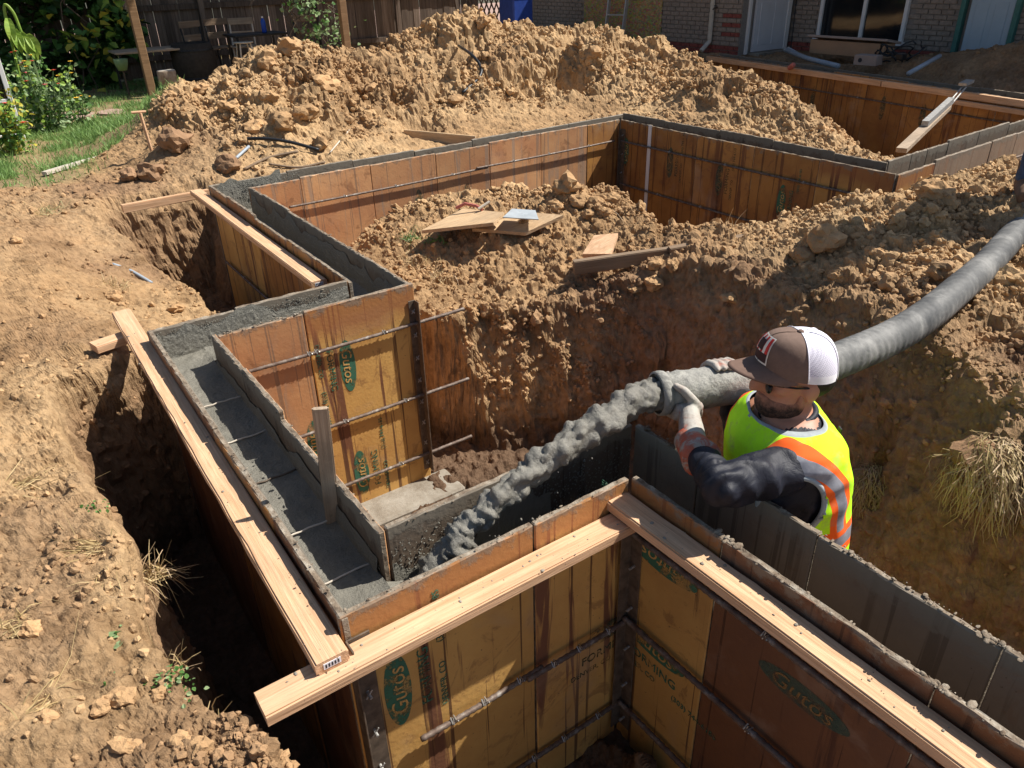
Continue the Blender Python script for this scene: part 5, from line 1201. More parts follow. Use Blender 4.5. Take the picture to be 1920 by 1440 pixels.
# boarded opening
bo_ = _bp('boarding', Vector((HU1-.025, (osb0+osb1)/2, 1.0)), Vector((.02, osb0-osb1, 2.3)), 'osb', house, 0)
def panel_door(name, c, wdt, h, axis, mat, face):
    """six panel door leaf; axis 'v' when its width runs along v"""
    s = Vector((.045, wdt, h)) if axis == 'v' else Vector((wdt, .045, h)); d = _bp(name, c, s, mat, house, .003)
    for k in (-1, 1):
        for (z0, z1) in ((-.45*h, -.12*h), (-.07*h, .22*h), (.27*h, .44*h)):
            cc_ = Vector((face*.026, k*wdt*.22, (z0+z1)/2)) if axis == 'v' else Vector((k*wdt*.22, face*.026, (z0+z1)/2))
            ss = (.010, wdt*.30, z1-z0) if axis == 'v' else (wdt*.30, .010, z1-z0)
            o = MB().box((0, 0, 0), ss, ch=.004).build('door_panel', mat, d); o.location = cc_
    k_ = MB(); k_.lathe([(.012, 0), (.014, .03), (.028, .04), (.03, .055), (.018, .068)], 14); o = k_.build('handle', 'steel_grey', d, True)
    o.location = Vector((face*.02, wdt*.42, -.05*h)) if axis == 'v' else Vector((wdt*.42, face*.02, -.05*h)); o.rotation_euler = (0, face*math.pi/2, 0) if axis == 'v' else (-face*math.pi/2, 0, 0)
    return d
panel_door('door', Vector(((HU1+HU2)/2+.05, vB-.03, .93)), .85, 2.05, 'u', 'door_white', -1)
_bp('door_frame', Vector((HU2-.16, vB-.02, .95)), Vector((.10, .10, 2.15)), 'white_paint', house, .004); _bp('door_frame', Vector((HU1+.17, vB-.01, .95)), Vector((.06, .06, 2.15)), 'white_paint', house, .004)
_bp('door_step', Vector(((HU1+HU2)/2+.05, vB-.12, -.13)), Vector((.95, .25, .06)), 'cured_concrete', house, .008)
panel_door('door', Vector((HU2-.05, (dL+dR)/2-.02, .98)), dL-dR-.08, 2.05, 'v', 'door_blue', -1)
for yy in (dL+.045, dR-.03): _bp('door_frame', Vector((HU2-.055, yy, .98)), Vector((.10, .07, 2.15)), 'trim_green', house, .004)
# window
win = _bp('window', Vector((HU2-.03, (wL+wR)/2, wz+.75)), Vector((.03, wL-wR-.06, 1.45)), 'dark_glass', house, 0)
for yy in (wL-.04, (wL*.47+wR*.53), wR+.03):
    o = _bp('frame', Vector((HU2-.05, yy, wz+.75)), Vector((.07, .06, 1.56)), 'white_paint', win, .004)
_bp('sill', Vector((HU2-.06, (wL+wR)/2, wz-.02)), Vector((.14, wL-wR+.05, .05)), 'white_paint', win, .006)
ds_ = MB(); a, b, c = PU(1337, 0, HU1-.08), PU(1326, 78, HU1-.08), PU(1318, 98, HU1-.22)
tp = Vector((a.x, a.y-.0, 2.6)); b0 = Vector((a.x, a.y, b.z)); ds_.tube([tp, b0+Vector((0, 0, .05)), b0, Vector((HU1-.25, a.y+.02, b.z-.14))], [(.045, .035)]*4, 8)
ds_.v = [tuple(Vector(p)-Vector(house.location)) for p in ds_.v]; ds_.build('downspout', 'bone_paint', house)
fc_ = MB(); f0 = PU(1345, 14, HU1-.03); fc_.tube([f0, f0+Vector((-.07, 0, 0)), f0+Vector((-.11, 0, -.03))], [.012, .014, .011], 8).tube([f0+Vector((-.05, -.03, .03)), f0+Vector((-.05, .03, .03))], .009, 6); fc_.v = [tuple(Vector(p)-Vector(house.location)) for p in fc_.v]; fc_.build('spigot', 'steel_dark', house)
for px in (1474, 1486):
    p = PU(px, 60, HU2-.03); mb = MB(); mb.tube([Vector((p.x, p.y, 1.5)), Vector((p.x, p.y+.01, .6)), Vector((p.x, p.y-.01, -.1))], .008, 6); mb.v = [tuple(Vector(q)-Vector(house.location)) for q in mb.v]; mb.build('cable', 'ink', house)
# ladder
l0, l1 = PU(1133, 84, HU1-.35), PU(1165, 86, HU1-.35); lt = Vector((.30, 0, 2.4)); lad = empty('ladder', (l0+l1)/2); tag(lad, 'aluminium step ladder leaning on the chipboard', 'ladder'); lo_ = Vector(lad.location)
for p in (l0, l1):
    mb = MB(); mb.bar(p-lo_, p-lo_+lt, .03, .07, up=(1, 0, 0)); mb.build('rail', 'aluminium', lad)
for k in range(7):
    t = .10+.13*k; mb = MB(); mb.bar(l0-lo_+lt*t, l1-lo_+lt*t, .06, .025); mb.build('rung', 'aluminium', lad)
# cartons, pipes, cables by the house
bx = empty('cardboard_carton', PU(1595, 98, 11.75)); tag(bx, 'long brown cardboard carton with a loose lid under the window', 'carton'); c0 = PU(1595, 90, 11.75)
bx.location = c0; Lc = (PU(1525, 88, 11.75)-PU(1664, 92, 11.75)).length; dv = (PU(1525, 88, 11.75)-PU(1664, 92, 11.75)).normalized(); an = math.atan2(dv.y, dv.x); bx.rotation_euler = (0, 0, an)
MB().box((0, 0, 0), (Lc, .28, .2), ch=.004).build('box', 'cardboard', bx)
lid = MB().box((.01, -.03, .125), (Lc+.1, .40, .035), Matrix.Rotation(rad(9), 3, 'X'), ch=.004).build('lid', 'cardboard_top', bx)
MB().box((-.3, .1, .0), (.25, .003, .02)).build('print_mark', 'ink', bx)
sb_ = empty('small_carton', PU(1628, 112, 10.9)); tag(sb_, 'small pale cardboard box with a dark round mark near the cables', 'box'); sb_.rotation_euler = (0, 0, an+.15)
MB().box((0, 0, 0), (.32, .22, .13), ch=.003).build('box', 'cardboard_top', sb_); mk = MB(); mk.lathe([(.03, 0), (.03, .002)], 14, R=Matrix.Rotation(math.pi/2, 3, 'X')); o = mk.build('round_mark', 'ink', sb_); o.location = (.07, .111, 0) if False else (.07, .112, .0)
tag(MB().tube([PU(1472, 93, 11.3), PU(1515, 110, 11.0), PU(1572, 124, 10.6)], .035, 10).build('drain_pipe', 'pvc_grey', smooth=True), 'grey drain pipe lying between the brick corner and the carton', 'pipe')
tag(MB().tube([PU(1478, 90, 11.4), PU(1508, 107, 11.1)], .02, 10).build('thin_pipe', 'pvc_white', smooth=True), 'thin white pipe propped on the grey drain pipe', 'pipe')
tag(MB().tube([PU(1703, 138, 10.2), PU(1762, 105, 11.1)], .03, 10).build('conduit', 'pvc_grey', smooth=True), 'pale blue grey conduit leaning up the brown mound', 'pipe')
for k in range(5):
    c = PU(1680+random.uniform(-18, 22), 100+random.uniform(-6, 8), 11.2); mb = MB(); r = random.uniform(.12, .25); e = Euler((random.uniform(-.8, .8), random.uniform(-.8, .8), 0)).to_matrix()
    mb.tube([c+e @ Vector((r*math.cos(a)*random.uniform(.8, 1.1), r*math.sin(a)*random.uniform(.8, 1.1), .03*math.sin(3*a))) for a in np.linspace(0, 6.0, 22)], .011, 6)
    tag(mb.build('cable_coil', 'black_poly', smooth=True), 'loose loop of black cable tangled beside the carton', 'cable', 'tangled cables by the house')
tag(MB().box(PU(1690, 106, 10.9), (.12, .1, .08), ch=.01).build('power_tool', 'black_plastic'), 'dark boxy tool among the tangled cables', 'tool')
# turnbuckle brace over the far pit
tb = empty('turnbuckle_brace', PZ(1690, 282, -.1)); tag(tb, 'plank brace with steel turnbuckle running up to the far straight edge', 'brace'); o_ = Vector(tb.location)
A_, B_, C_, D_ = PZ(1690, 282, -.12), PU(1775, 201, 8.55), PU(1788, 188, 8.75), PU(1808, 163, 9.42)
mb = MB(); mb.bar(A_-o_, B_-o_, .09, .04); mb.build('plank', 'grey_lumber', tb); mb = MB(); mb.bar(A_.lerp(B_, .45)-o_+Vector((0, 0, .05)), B_.lerp(C_, .5)-o_+Vector((0, 0, .04)), .06, .05); mb.build('steel_sleeve', 'steel_grey', tb)
for s in (-.025, .025): mb = MB(); sv = Vector((.3, .9, 0)).normalized()*s; mb.tube([B_-o_+sv, D_-o_+sv], .009, 8); mb.build('rod', 'steel_grey', tb)
mb = MB(); mb.bar(D_-o_+Vector((-.05, 0, .03)), D_-o_+Vector((.14, .02, .05)), .09, .03); mb.build('head_plate', 'steel_grey', tb)
tag(MB().tube([onheap(1458, 150)+Vector((0, 0, .03)), PU(1487, 122, 9.75)], .035, 10).build('red_pipe', 'red_plastic', smooth=True), 'short faded red pipe crossing the far straight edge', 'pipe')
tag(MB().tube([onheap(1598, 214)+Vector((0,0,.03)), onheap(1618, 235)+Vector((0,0,.03))], .02, 6).build('lath_piece', 'grey_lumber'), 'small grey lath on the heap shoulder above the far pit', 'lath')
tag(MB().tube([onheap(1642, 262)+Vector((.03,0,.16)), onheap(1642, 262)], .012, 6).build('steel_stake', 'steel_grey'), 'thin steel stake standing on the heap shoulder', 'stake')
tag(MB().tube([onheap(1655, 268)+Vector((0,0,.03)), onheap(1688, 290)+Vector((0,0,.02))], .014, 6).build('lath_piece', 'grey_lumber'), 'thin grey lath lying along the heap end by the brace plank', 'lath')
lp = onheap(1590, 216)-Vector((0, 0, .03)); tag(MB().tube([lp+Vector((0, .05*math.cos(a), .06+.05*math.sin(a))) for a in np.linspace(-1.5, 4.6, 18)], .005, 6).build('wire_loop', 'bone_paint'), 'small pale wire loop sticking out of the heap shoulder', 'wire')

# ================================================================== GARDEN BACKGROUND
FV = 14.9
fence = empty('board_fence', (3, FV, -.15)); tag(fence, 'dark weathered upright board fence behind the garden', 'fence')
u = -5.0; k = 0
fbm_ = [MB().box((0, 0, .93), (wd, .02, 1.86), ch=.003).mesh('fence_board', 'fence_wood') for wd in (.134, .136, .138)]
u_end = PV(892, 20, FV).x
while u < u_end:
    o = bpy.data.objects.new('fence_board', fbm_[k % 3]); COL.objects.link(o); o.parent = fence; o.location = (u-3, random.uniform(-.006, .006), random.uniform(-.02, .02)); o.rotation_euler = (0, random.uniform(-.008, .008), 0)
    u += .1365+random.choice([0, 0, .001, .002, .006]); k += 1
for z in (.30, 1.05, 1.6):
    o = MB().box(((u_end-8)/2, -.045, z), (u_end+4.9, .04, .09), ch=.003).build('rail', 'fence_wood', fence)
for uu in (-3.4, -.9, 1.5, 3.9, 6.0, 7.6):
    o = MB().box((uu-3, -.09, .95), (.09, .09, 1.9), ch=.004).build('fence_post', 'fence_wood', fence)
br = MB(); a, b = PV(845, 5, FV-.2), PV(868, 40, FV-.2); br.bar(Vector((a.x-3+.1, -.16, 1.2)), Vector((b.x-3, -.18, .2)), .07, .05, up=(0, 1, 0)); br.build('brace', 'fence_wood', fence)
lt_ = empty('lattice_panel', PV(922, 25, FV)); lt_.location.z = -.1; tag(lt_, 'dark diagonal lattice panel between fence and blue bin', 'trellis')
for k in range(9):
    for s in (1, -1):
        x = -.5+.125*k; mb = MB(); mb.bar((x-s*.35, .006*s, 0), (x+s*.35, .006*s, 1.5), .03, .01, up=(0, 1, 0)); mb.build('lattice_slat', 'old_lumber', lt_)
bn = empty('blue_bin', PV(968, 42, 13.6)); bn.location.z = -.12; tag(bn, 'dark blue plastic wheelie bin in the corner by the house', 'bin')
MB().box((0, 0, .5), (.48, .5, 1.0), ch=.03).build('bin_body', 'blue_plastic', bn); MB().box((0, -.01, 1.03), (.52, .55, .06), ch=.02).build('lid', 'blue_plastic', bn)
for sx in (-.2, .2): MB().tube([(sx-.03, .24, .09), (sx+.03, .24, .09)], .09, 14).build('wheel', 'black_plastic', bn)
for px, py, v_ in ((1010, 58, 12.3), (1030, 66, 12.0)):
    a = PV(px-14, py, v_); b = PV(px+26, py+6, v_-.25); a.z = b.z = -.02+(.07 if px > 1020 else 0)
    tag(board(a, b, .1, .05, 'old_lumber', 'dark scrap plank lying at the foot of the brick wall', group='scrap planks by the brick wall'), 'dark scrap plank lying at the foot of the brick wall', 'board')
# pergola posts
def post(px, py, v_, label, h=2.5):
    p = PV(px, py, v_); z0 = gz(p.x, p.y)-.05
    e = empty('timber_post', (p.x, p.y, z0)); tag(e, label, 'post', 'timber posts of the garden shade frame')
    MB().box((0, 0, h/2), (.105, .105, h), ch=.006).build('post', 'post_wood', e); MB().box((0, 0, .03), (.18, .18, .06), ch=.01).build('foot_block', 'cured_concrete', e); return e
pp1 = post(284, 168, 12.6, 'brown square timber post rising beside the log stump'); pp2 = post(652, 104, 11.9, 'brown square timber post wrapped by pale climbing leaves')
# stump
sp_ = PZ(320, 172, -.14); st_ = empty('log_stump', (sp_.x, sp_.y, gz(sp_.x, sp_.y)-.02)); tag(st_, 'pale sawn log stump standing beside the brown post', 'stump')
mb = MB(); prof = [(.15, 0), (.142, .08), (.135, .2), (.13, .33), (.125, .34)]; mb.lathe(prof, 22); so2 = mb.build('log', 'stump_wood', st_, True); MB().lathe([(.122, .339), (.122, .344)], 22).build('sawn_top', 'bone_paint', st_)
# round barrel planter
bp_ = PV(372, 150, 13.4); bz = -.15; ba = empty('barrel_planter', (bp_.x, bp_.y, bz)); tag(ba, 'dark hooped barrel planter in the shade of the fence', 'barrel'); mb = MB(); mb.lathe([(.27, 0), (.31, .15), (.33, .3), (.32, .45), (.29, .6), (.27, .6), (.25, .5)], 26); mb.build('staves', 'barrel_wood', ba, True)
for z in (.1, .5): MB().lathe([(.312 if z < .3 else .315, z-.02), (.318 if z < .3 else .319, z), (.312 if z < .3 else .31, z+.02)], 26).build('hoop', 'black_iron', ba)
# tables, chairs
def table(px, py, v_, w_, d_, label, topmat, legmat, z0=-.15):
    c = PV(px, py, v_); e = empty('garden_table', (c.x, c.y, z0)); tag(e, label, 'table'); h = c.z-z0
    MB().box((0, 0, h-.015), (w_, d_, .03), ch=.006).build('table_top', topmat, e)
    for sx in (-1, 1):
        for sy in (-1, 1): MB().bar((sx*(w_/2-.05), sy*(d_/2-.05), 0), (sx*(w_/2-.06), sy*(d_/2-.06), h-.03), .03, .03, up=(0, 1, 0)).build('leg', legmat, e)
    return e, c
table(272, 92, 13.5, .95, .6, 'low grey topped garden table behind the brown post', 'grey_lumber', 'black_iron')
t2, tc = table(478, 62, 13.2, .85, .6, 'black garden table carrying the blue bottle', 'black_iron', 'black_iron')
bt = empty('water_bottle', (tc.x+.14, tc.y-.05, tc.z)); tag(bt, 'clear blue plastic bottle standing on the black table', 'bottle'); MB().lathe([(.036, 0), (.038, .02), (.036, .1), (.038, .16), (.02, .2), (.013, .21)], 16).build('bottle_body', 'bottle_blue', bt, True); MB().lathe([(.015, .21), (.015, .235)], 12).build('bottle_cap', 'white_paint', bt)
def chair(px, py, v_, rot, label, mat, seatmat, z0=-.15, h=.45, back=True):
    c = PV(px, py, v_); e = empty('garden_chair', (c.x, c.y, z0)); e.rotation_euler = (0, 0, rot); tag(e, label, 'chair')
    MB().box((0, 0, h), (.4, .38, .025), ch=.006).build('seat', seatmat, e)
    for sx in (-1, 1):
        MB().tube([(sx*.18, -.20, 0), (sx*.18, -.14, h)], .014, 8).build('leg', mat, e); MB().tube([(sx*.18, .2, 0), (sx*.18, .15, h), (sx*.18, .22, .86)], .014, 8).build('leg', mat, e)
    if back:
        for z in (.62, .82): MB().box((0, .19+.06*(z-.6), z), (.40, .02, .10), ch=.004).build('back_slat', seatmat, e)
    return e
chair(385, 120, 13.9, .4, 'black folding chair against the fence beside the barrel', 'black_iron', 'old_lumber'); chair(425, 110, 14.1, .1, 'black folding chair between barrel and black table', 'black_iron', 'old_lumber'); chair(462, 105, 13.9, -.3, 'folding chair with pale slat back behind the black table', 'bone_paint', 'grey_lumber')
s0 = PV(456, 78, 12.9); se = empty('stool', (s0.x, s0.y, -.15)); tag(se, 'bone coloured metal stool in front of the black table', 'stool'); hs = s0.z+.15
MB().lathe([(.14, hs-.02), (.15, hs-.01), (.14, hs)], 18).build('seat', 'bone_paint', se)
for k in range(4):
    a = math.pi/4+k*math.pi/2; MB().tube([(.11*math.cos(a), .11*math.sin(a), hs-.01), (.15*math.cos(a), .15*math.sin(a), hs*.6), (.17*math.cos(a), .17*math.sin(a), 0)], .012, 8).build('leg', 'bone_paint', se)
chair(575, 92, 13.6, -.5, 'low dark chair between the black table and the climbing rose', 'black_iron', 'old_lumber', h=.4)

# foliage
def leaf_cloud(name, mats, pts, size, parent=None, up=.3, seed=0, fold=.35):
    r = random.Random(seed); mb = MB()
    for p in pts:
        p = Vector(p); s = size*r.uniform(.6, 1.35); d = Vector((r.gauss(0, 1), r.gauss(0, 1), r.gauss(0, .6)-.3)).normalized(); nrm = Vector((r.gauss(0, .6), r.gauss(0, .6)-.3, 1*up+r.random())).normalized()
        sd2 = d.cross(nrm).normalized(); nrm = sd2.cross(d); w_ = s*.42
        a, b = p, p+d*s; m1 = p+d*s*.35; m2 = p+d*s*.7
        mb.add([a, m1+sd2*w_+nrm*w_*fold, m2+sd2*w_*.75+nrm*w_*fold, b, m2-sd2*w_*.75+nrm*w_*fold, m1-sd2*w_+nrm*w_*fold], [(0, 1, 2, 3), (0, 3, 4, 5)], r.randrange(len(mats)))
    return mb.build(name, mats, parent)
def vine(px0, px1, py0, py1, v_, n, label, mats, size, seed, cat='vine', stems=5):
    r = random.Random(seed); lo, hi = PV(px0, py1, v_), PV(px1, py1, v_); e = empty('climbing_vine', ((lo.x+hi.x)/2, v_, -.15)); tag(e, label, cat); o = Vector(e.location)
    zt = PV((px0+px1)/2, py0, v_).z; pts = []
    cl = [Vector((r.uniform(lo.x, hi.x), v_+r.uniform(-.25, .15), r.uniform(lo.z, zt+.5))) for _ in range(26)]
    for _ in range(n):
        c = r.choice(cl); pts.append(c+Vector((r.gauss(0, .16), r.gauss(0, .10), r.gauss(0, .14)))-o)
    leaf_cloud('foliage', mats, pts, size, e, seed=seed)
    for k in range(stems):
        x = r.uniform(lo.x, hi.x); mb = MB(); mb.tube([Vector((x+r.uniform(-.1, .1)*i, v_+.02, -.15+i*.3))-o for i in range(6)], .010, 6); mb.build('stem', 'bark', e)
    return e
vine(35, 255, -40, 150, 14.55, 1500, 'dense dark green grape vine hanging on the fence', ['leaf_dark', 'leaf_dark', 'leaf_dark', 'leaf_mid'], .16, 5)
vine(120, 255, 0, 120, 14.1, 130, 'yellowing vine leaves in front of the dark vine', ['leaf_yellow', 'leaf_bright', 'leaf_mid'], .15, 9, stems=2)
vine(560, 635, -10, 95, 12.4, 520, 'loose climbing rose with pale small leaves by the post', ['leaf_pale', 'leaf_mid', 'leaf_pale'], .07, 13, 'rose', 6)
pl_ = PV(228, 122, 12.9); pe = empty('flower_pot', (pl_.x, pl_.y, -.15)); tag(pe, 'small pale green pot on a thin stake at the vine foot', 'pot'); hh_ = pl_.z+.15
MB().lathe([(.06, hh_-.07), (.085, hh_), (.10, hh_+.08), (.095, hh_+.08), (.08, hh_)], 16).build('pot', 'leaf_pale', pe, True); MB().tube([(0, 0, 0), (0, 0, hh_-.06)], .012, 6).build('stake', 'bark', pe)
def flower_bush(px, py, v_, hgt, spread, n, label, mats, petals, seed, fl):
    r = random.Random(seed); c = PV(px, py, v_); z0 = gz(c.x, c.y); e = empty('flower_bush', (c.x, c.y, z0)); tag(e, label, 'flowers'); pts = []; tips = []
    for k in range(fl):
        a = r.uniform(0, 6.28); rr2 = spread*math.sqrt(r.random()); top = Vector((rr2*math.cos(a), rr2*.6*math.sin(a), hgt*r.uniform(.45, 1.05))); base = top*.3; base.z = 0
        mb = MB(); mid = base.lerp(top, .5)+Vector((r.gauss(0, .03), r.gauss(0, .03), 0)); mb.tube([base, mid, top], .005, 5); mb.build('stem', 'leaf_pale', e); tips.append(top)
        for _ in range(n//fl): t = r.random()**.8; pts.append(base.lerp(top, t)+Vector((r.gauss(0, .05), r.gauss(0, .05), r.gauss(0, .02))))
    leaf_cloud('foliage', mats, pts, .052, e, seed=seed)
    for k, t in enumerate(tips):
        if k % 3 == 2: continue
        mb = MB(); R_ = .026+.012*r.random()
        for q in range(9):
            a = 6.283*q/9; d = Vector((math.cos(a), math.sin(a), .25)); s_ = Vector((-math.sin(a), math.cos(a), 0))
            mb.add([t, t+d*R_*.6+s_*R_*.3, t+d*R_, t+d*R_*.6-s_*R_*.3], [(0, 1, 2, 3)])
        mb.ell(t+Vector((0, 0, .004)), (R_*.3, R_*.3, R_*.25), nu=8, nv=5); mb.build('blossom', r.choice(petals), e)
    return e
flower_bush(85, 200, 10.6, .80, .42, 1000, 'tall zinnia bush with red and yellow blossoms by the lawn', ['leaf_mid', 'leaf_pale', 'leaf_pale', 'leaf_bright'], ['petal_red', 'petal_pink', 'petal_yellow'], 3, 30)
flower_bush(12, 245, 9.6, .62, .34, 700, 'yellow green flower bush at the end of the bed', ['leaf_bright', 'leaf_mid', 'leaf_bright', 'leaf_yellow'], ['petal_red', 'petal_red'], 4, 14)
flower_bush(135, 195, 10.9, .42, .22, 240, 'low zinnia clump with yellow heads beside the tall bush', ['leaf_mid', 'leaf_pale'], ['petal_yellow', 'petal_yellow', 'petal_pink'], 6, 9)
flower_bush(52, 165, 11.1, 1.0, .25, 260, 'lanky zinnia stems with small red heads behind the tall bush', ['leaf_mid'], ['petal_red'], 8, 8)
# drooping sunflower
sf = PV(30, 150, 11.0); e = empty('sunflower', (sf.x, sf.y, -.15)); tag(e, 'withered sunflower with drooping yellow green leaves', 'flower')
top = PV(8, 15, 11.0); droop = PV(40, 60, 10.95); o = Vector(e.location); MB().tube(catmull([Vector((0, 0, 0)), (top-o)*.6, top-o, PV(24, 22, 10.97)-o, droop-o], 8), .016, 8).build('stem', 'leaf_bright', e)
def big_leaf(a, d, L, w_, mat):
    d = Vector(d).normalized(); sd2 = d.cross(Vector((0, -1, .2))).normalized(); nn_ = sd2.cross(d); V, n = [], 8
    for i in range(n+1):
        t = i/n; ww = w_*math.sin(math.pi*min(1, t*.9+.1))**.8*(1-t*.35); c = Vector(a)+d*L*t+nn_*.06*math.sin(t*3)
        V += [c+sd2*ww+nn_*.03, c, c-sd2*ww+nn_*.03]
    return MB().add(V, [(i*3+j, i*3+j+1, (i+1)*3+j+1, (i+1)*3+j) for i in range(n) for j in range(2)]).build('leaf', mat, e)
for (px, py, dx, L, w_) in ((38, 60, .12, .28, .07), (50, 64, .3, .24, .07), (14, 34, -.1, .28, .06), (26, 54, .0, .26, .065), (55, 85, .2, .18, .05)):
    big_leaf(PV(px, py, 10.93)-o, (dx, -.05, -1), L, w_, 'leaf_bright')
# white framed cold frame at the bed
cf_ = PV(8, 150, 10.2); e = empty('cold_frame', (cf_.x-.25, cf_.y, -.15)); tag(e, 'white painted window frame standing in the flower bed', 'window frame')
for x in (-.35, -.05, .25): MB().box((x, 0, .55), (.045, .05, 1.1), ch=.004).build('stile', 'white_paint', e)
for z in (.04, .4, .75, 1.08): MB().box((-.05, .003, z), (.64, .04, .045), ch=.004).build('rail', 'white_paint', e)
MB().box((-.05, .01, .56), (.60, .006, 1.02)).build('pane', 'dark_glass', e)
# rocks and flagstones
for i, (px, py, r) in enumerate(((55, 180, .13), (75, 195, .12), (48, 212, .12), (88, 185, .10), (60, 200, .10))):
    p = PZ(px, py, -.13); V, Fc = rock_shape(2, 200+i, .3); ob = mesh_np('garden_rock', V*r, Fc, 'stone_grey', True); ob.location = (p.x, p.y, gz(p.x, p.y)+r*.35); tag(ob, 'grey rounded rock edging the flower bed', 'rock', 'rocks edging the flower bed')
for i, (px, py, rx, ry) in enumerate(((105, 216, .42, .18), (60, 232, .22, .14), (210, 208, .18, .12))):
    p = PZ(px, py, -.13); r = random.Random(i); mb = MB(); n = 9; z = gz(p.x, p.y)+.02
    mb.prism([(p.x+rx*math.cos(6.283*k/n)*r.uniform(.8, 1.1)+.0, p.y+ry*2*math.sin(6.283*k/n)*r.uniform(.8, 1.1), z) for k in range(n)], .05)
    tag(mb.build('flagstone', 'flagstone'), ['long flat reddish flagstone in the lawn by the rocks', 'small flat flagstone between flower bush and lawn', 'flat flagstone half hidden in the lawn'][i], 'flagstone')
# lawn blades
idx = RNG.choice(len(P3), 26000, p=(lambda w_: w_/w_.sum())(lawnm*(lg[:, 0]*.9+.12)*infr*(GY > 6.5)*(GY < 14.7)*(GX > -2.5)*(GX < 4.5)*RS.ravel()))
bp3 = P3[idx]+np.c_[RNG.normal(0, .02, len(idx)), RNG.normal(0, .02, len(idx)), np.zeros(len(idx))]; a_ = RNG.random(len(idx))*6.283; L_ = .035+.055*RNG.random(len(idx)); wv = .006
side = np.c_[np.cos(a_), np.sin(a_), 0*a_]*wv; lean = np.c_[RNG.normal(0, .5, len(idx)), RNG.normal(0, .5, len(idx)), np.ones(len(idx))]*L_[:, None]
Vb = np.stack([bp3-side, bp3+side, bp3+lean], 1).reshape(-1, 3); gb = mesh_np('lawn_grass', Vb, np.arange(len(Vb)).reshape(-1, 3), 'grass_blade', False); tag(gb, 'short green lawn grass beside the spoil heap', 'grass', kind='stuff')
# shade tree behind the fence: its crown stands above the view
tr = empty('shade_tree', (7.2, 15.9, -.2)); tag(tr, 'broad leafy tree rising behind the fence over the patio', 'tree'); r = random.Random(21)
MB().tube([(0, 0, 0), (.05, -.05, 1.2), (-.1, -.3, 2.6), (-.4, -.9, 4.0)], [.24, .2, .17, .12], 12).build('trunk', 'bark', tr, True)
pts = []; cent = Vector((-.9, -2.1, 5.0))
for k in range(9):
    a = r.uniform(0, 6.28); q = cent+Vector((2.4*math.cos(a)*r.random(), 2.2*math.sin(a)*r.random(), r.uniform(-.5, .6))); MB().tube([(-.1, -.3, 2.6), (Vector((-.1, -.3, 2.6))).lerp(q, .5)+Vector((0, 0, .3)), q], [.09, .06, .02], 8).build('limb', 'bark', tr, True)
for _ in range(5200):
    a, q = r.uniform(0, 6.28), math.sqrt(r.random()); pts.append(cent+Vector((4.3*q*math.cos(a), 2.1*q*math.sin(a), r.gauss(0, .45)*(1.2-q*.7))))
leaf_cloud('crown', ['leaf_mid', 'leaf_dark'], pts, .26, tr, up=1.2, seed=33)

# ================================================================== LOOSE THINGS ON THE EARTH
def gp(px, py, z=-.15, lift=.0):
    p = PZ(px, py, z); p.z = gz(p.x, p.y)+lift; return p
def lay(pts, z, r, mat, name, label, cat, lift=None):
    P = [gp(px, py, z, r*.8 if lift is None else lift) for px, py in pts]
    return tag(MB().tube(catmull(P, 8), r, 8).build(name, mat, smooth=True), label, cat)
def lay2(pts, r, mat, name, label, cat, lift=.03):
    P = [onheap(*p)+Vector((0, 0, lift)) for p in pts]; return tag(MB().tube(catmull(P, 8), r, 8).build(name, mat, smooth=True), label, cat)
lay2([(860, 94), (885, 112), (902, 135), (898, 155), (868, 183)], .016, 'black_poly', 'poly_pipe', 'bent black poly pipe sticking out of the spoil heap', 'pipe', .05)
lay2([(452, 271), (500, 271), (545, 277), (600, 292)], .015, 'black_poly', 'poly_pipe', 'black poly pipe lying at the foot of the spoil heap', 'pipe', .05)
lay2([(443, 304), (468, 281)], .013, 'pvc_grey', 'pipe_offcut', 'short white pipe offcut below the black poly pipe', 'pipe', .03)
lay2([(620, 292), (655, 250)], .007, 'bone_paint', 'pale_stick', 'thin pale stick standing at the heap toe', 'stick', .03)
lay2([(458, 322), (505, 300), (560, 288)], .012, 'old_lumber', 'brown_stick', 'thin brown stick lying behind the outer form', 'stick', .02)
lay2([(505, 312), (560, 318), (610, 308)], .010, 'old_lumber', 'brown_stick', 'second brown stick crossing the thin one behind the outer form', 'stick', .02)
lay2([(212, 498), (245, 510), (285, 533)], .012, 'pvc_grey', 'grey_tube', 'grey tube half buried in the outer slope', 'pipe', .01)
q = onheap(285, 283); tag(MB().tube([q-Vector((0, 0, .05)), q+Vector((-.02, 0, .33))], .016, 6).tube([q+Vector((-.09, 0, .34)), q+Vector((.03, 0, .335))], .012, 6).build('survey_stake', 'new_lumber'), 'thin wooden survey stake at the heap edge by the lawn', 'stake')
tag(MB().tube([PU(180, 868, .09), PU(272, 882, .26)], .018, 6).build('buried_root', 'old_lumber'), 'dark root sticking out in the shaded trench', 'root')
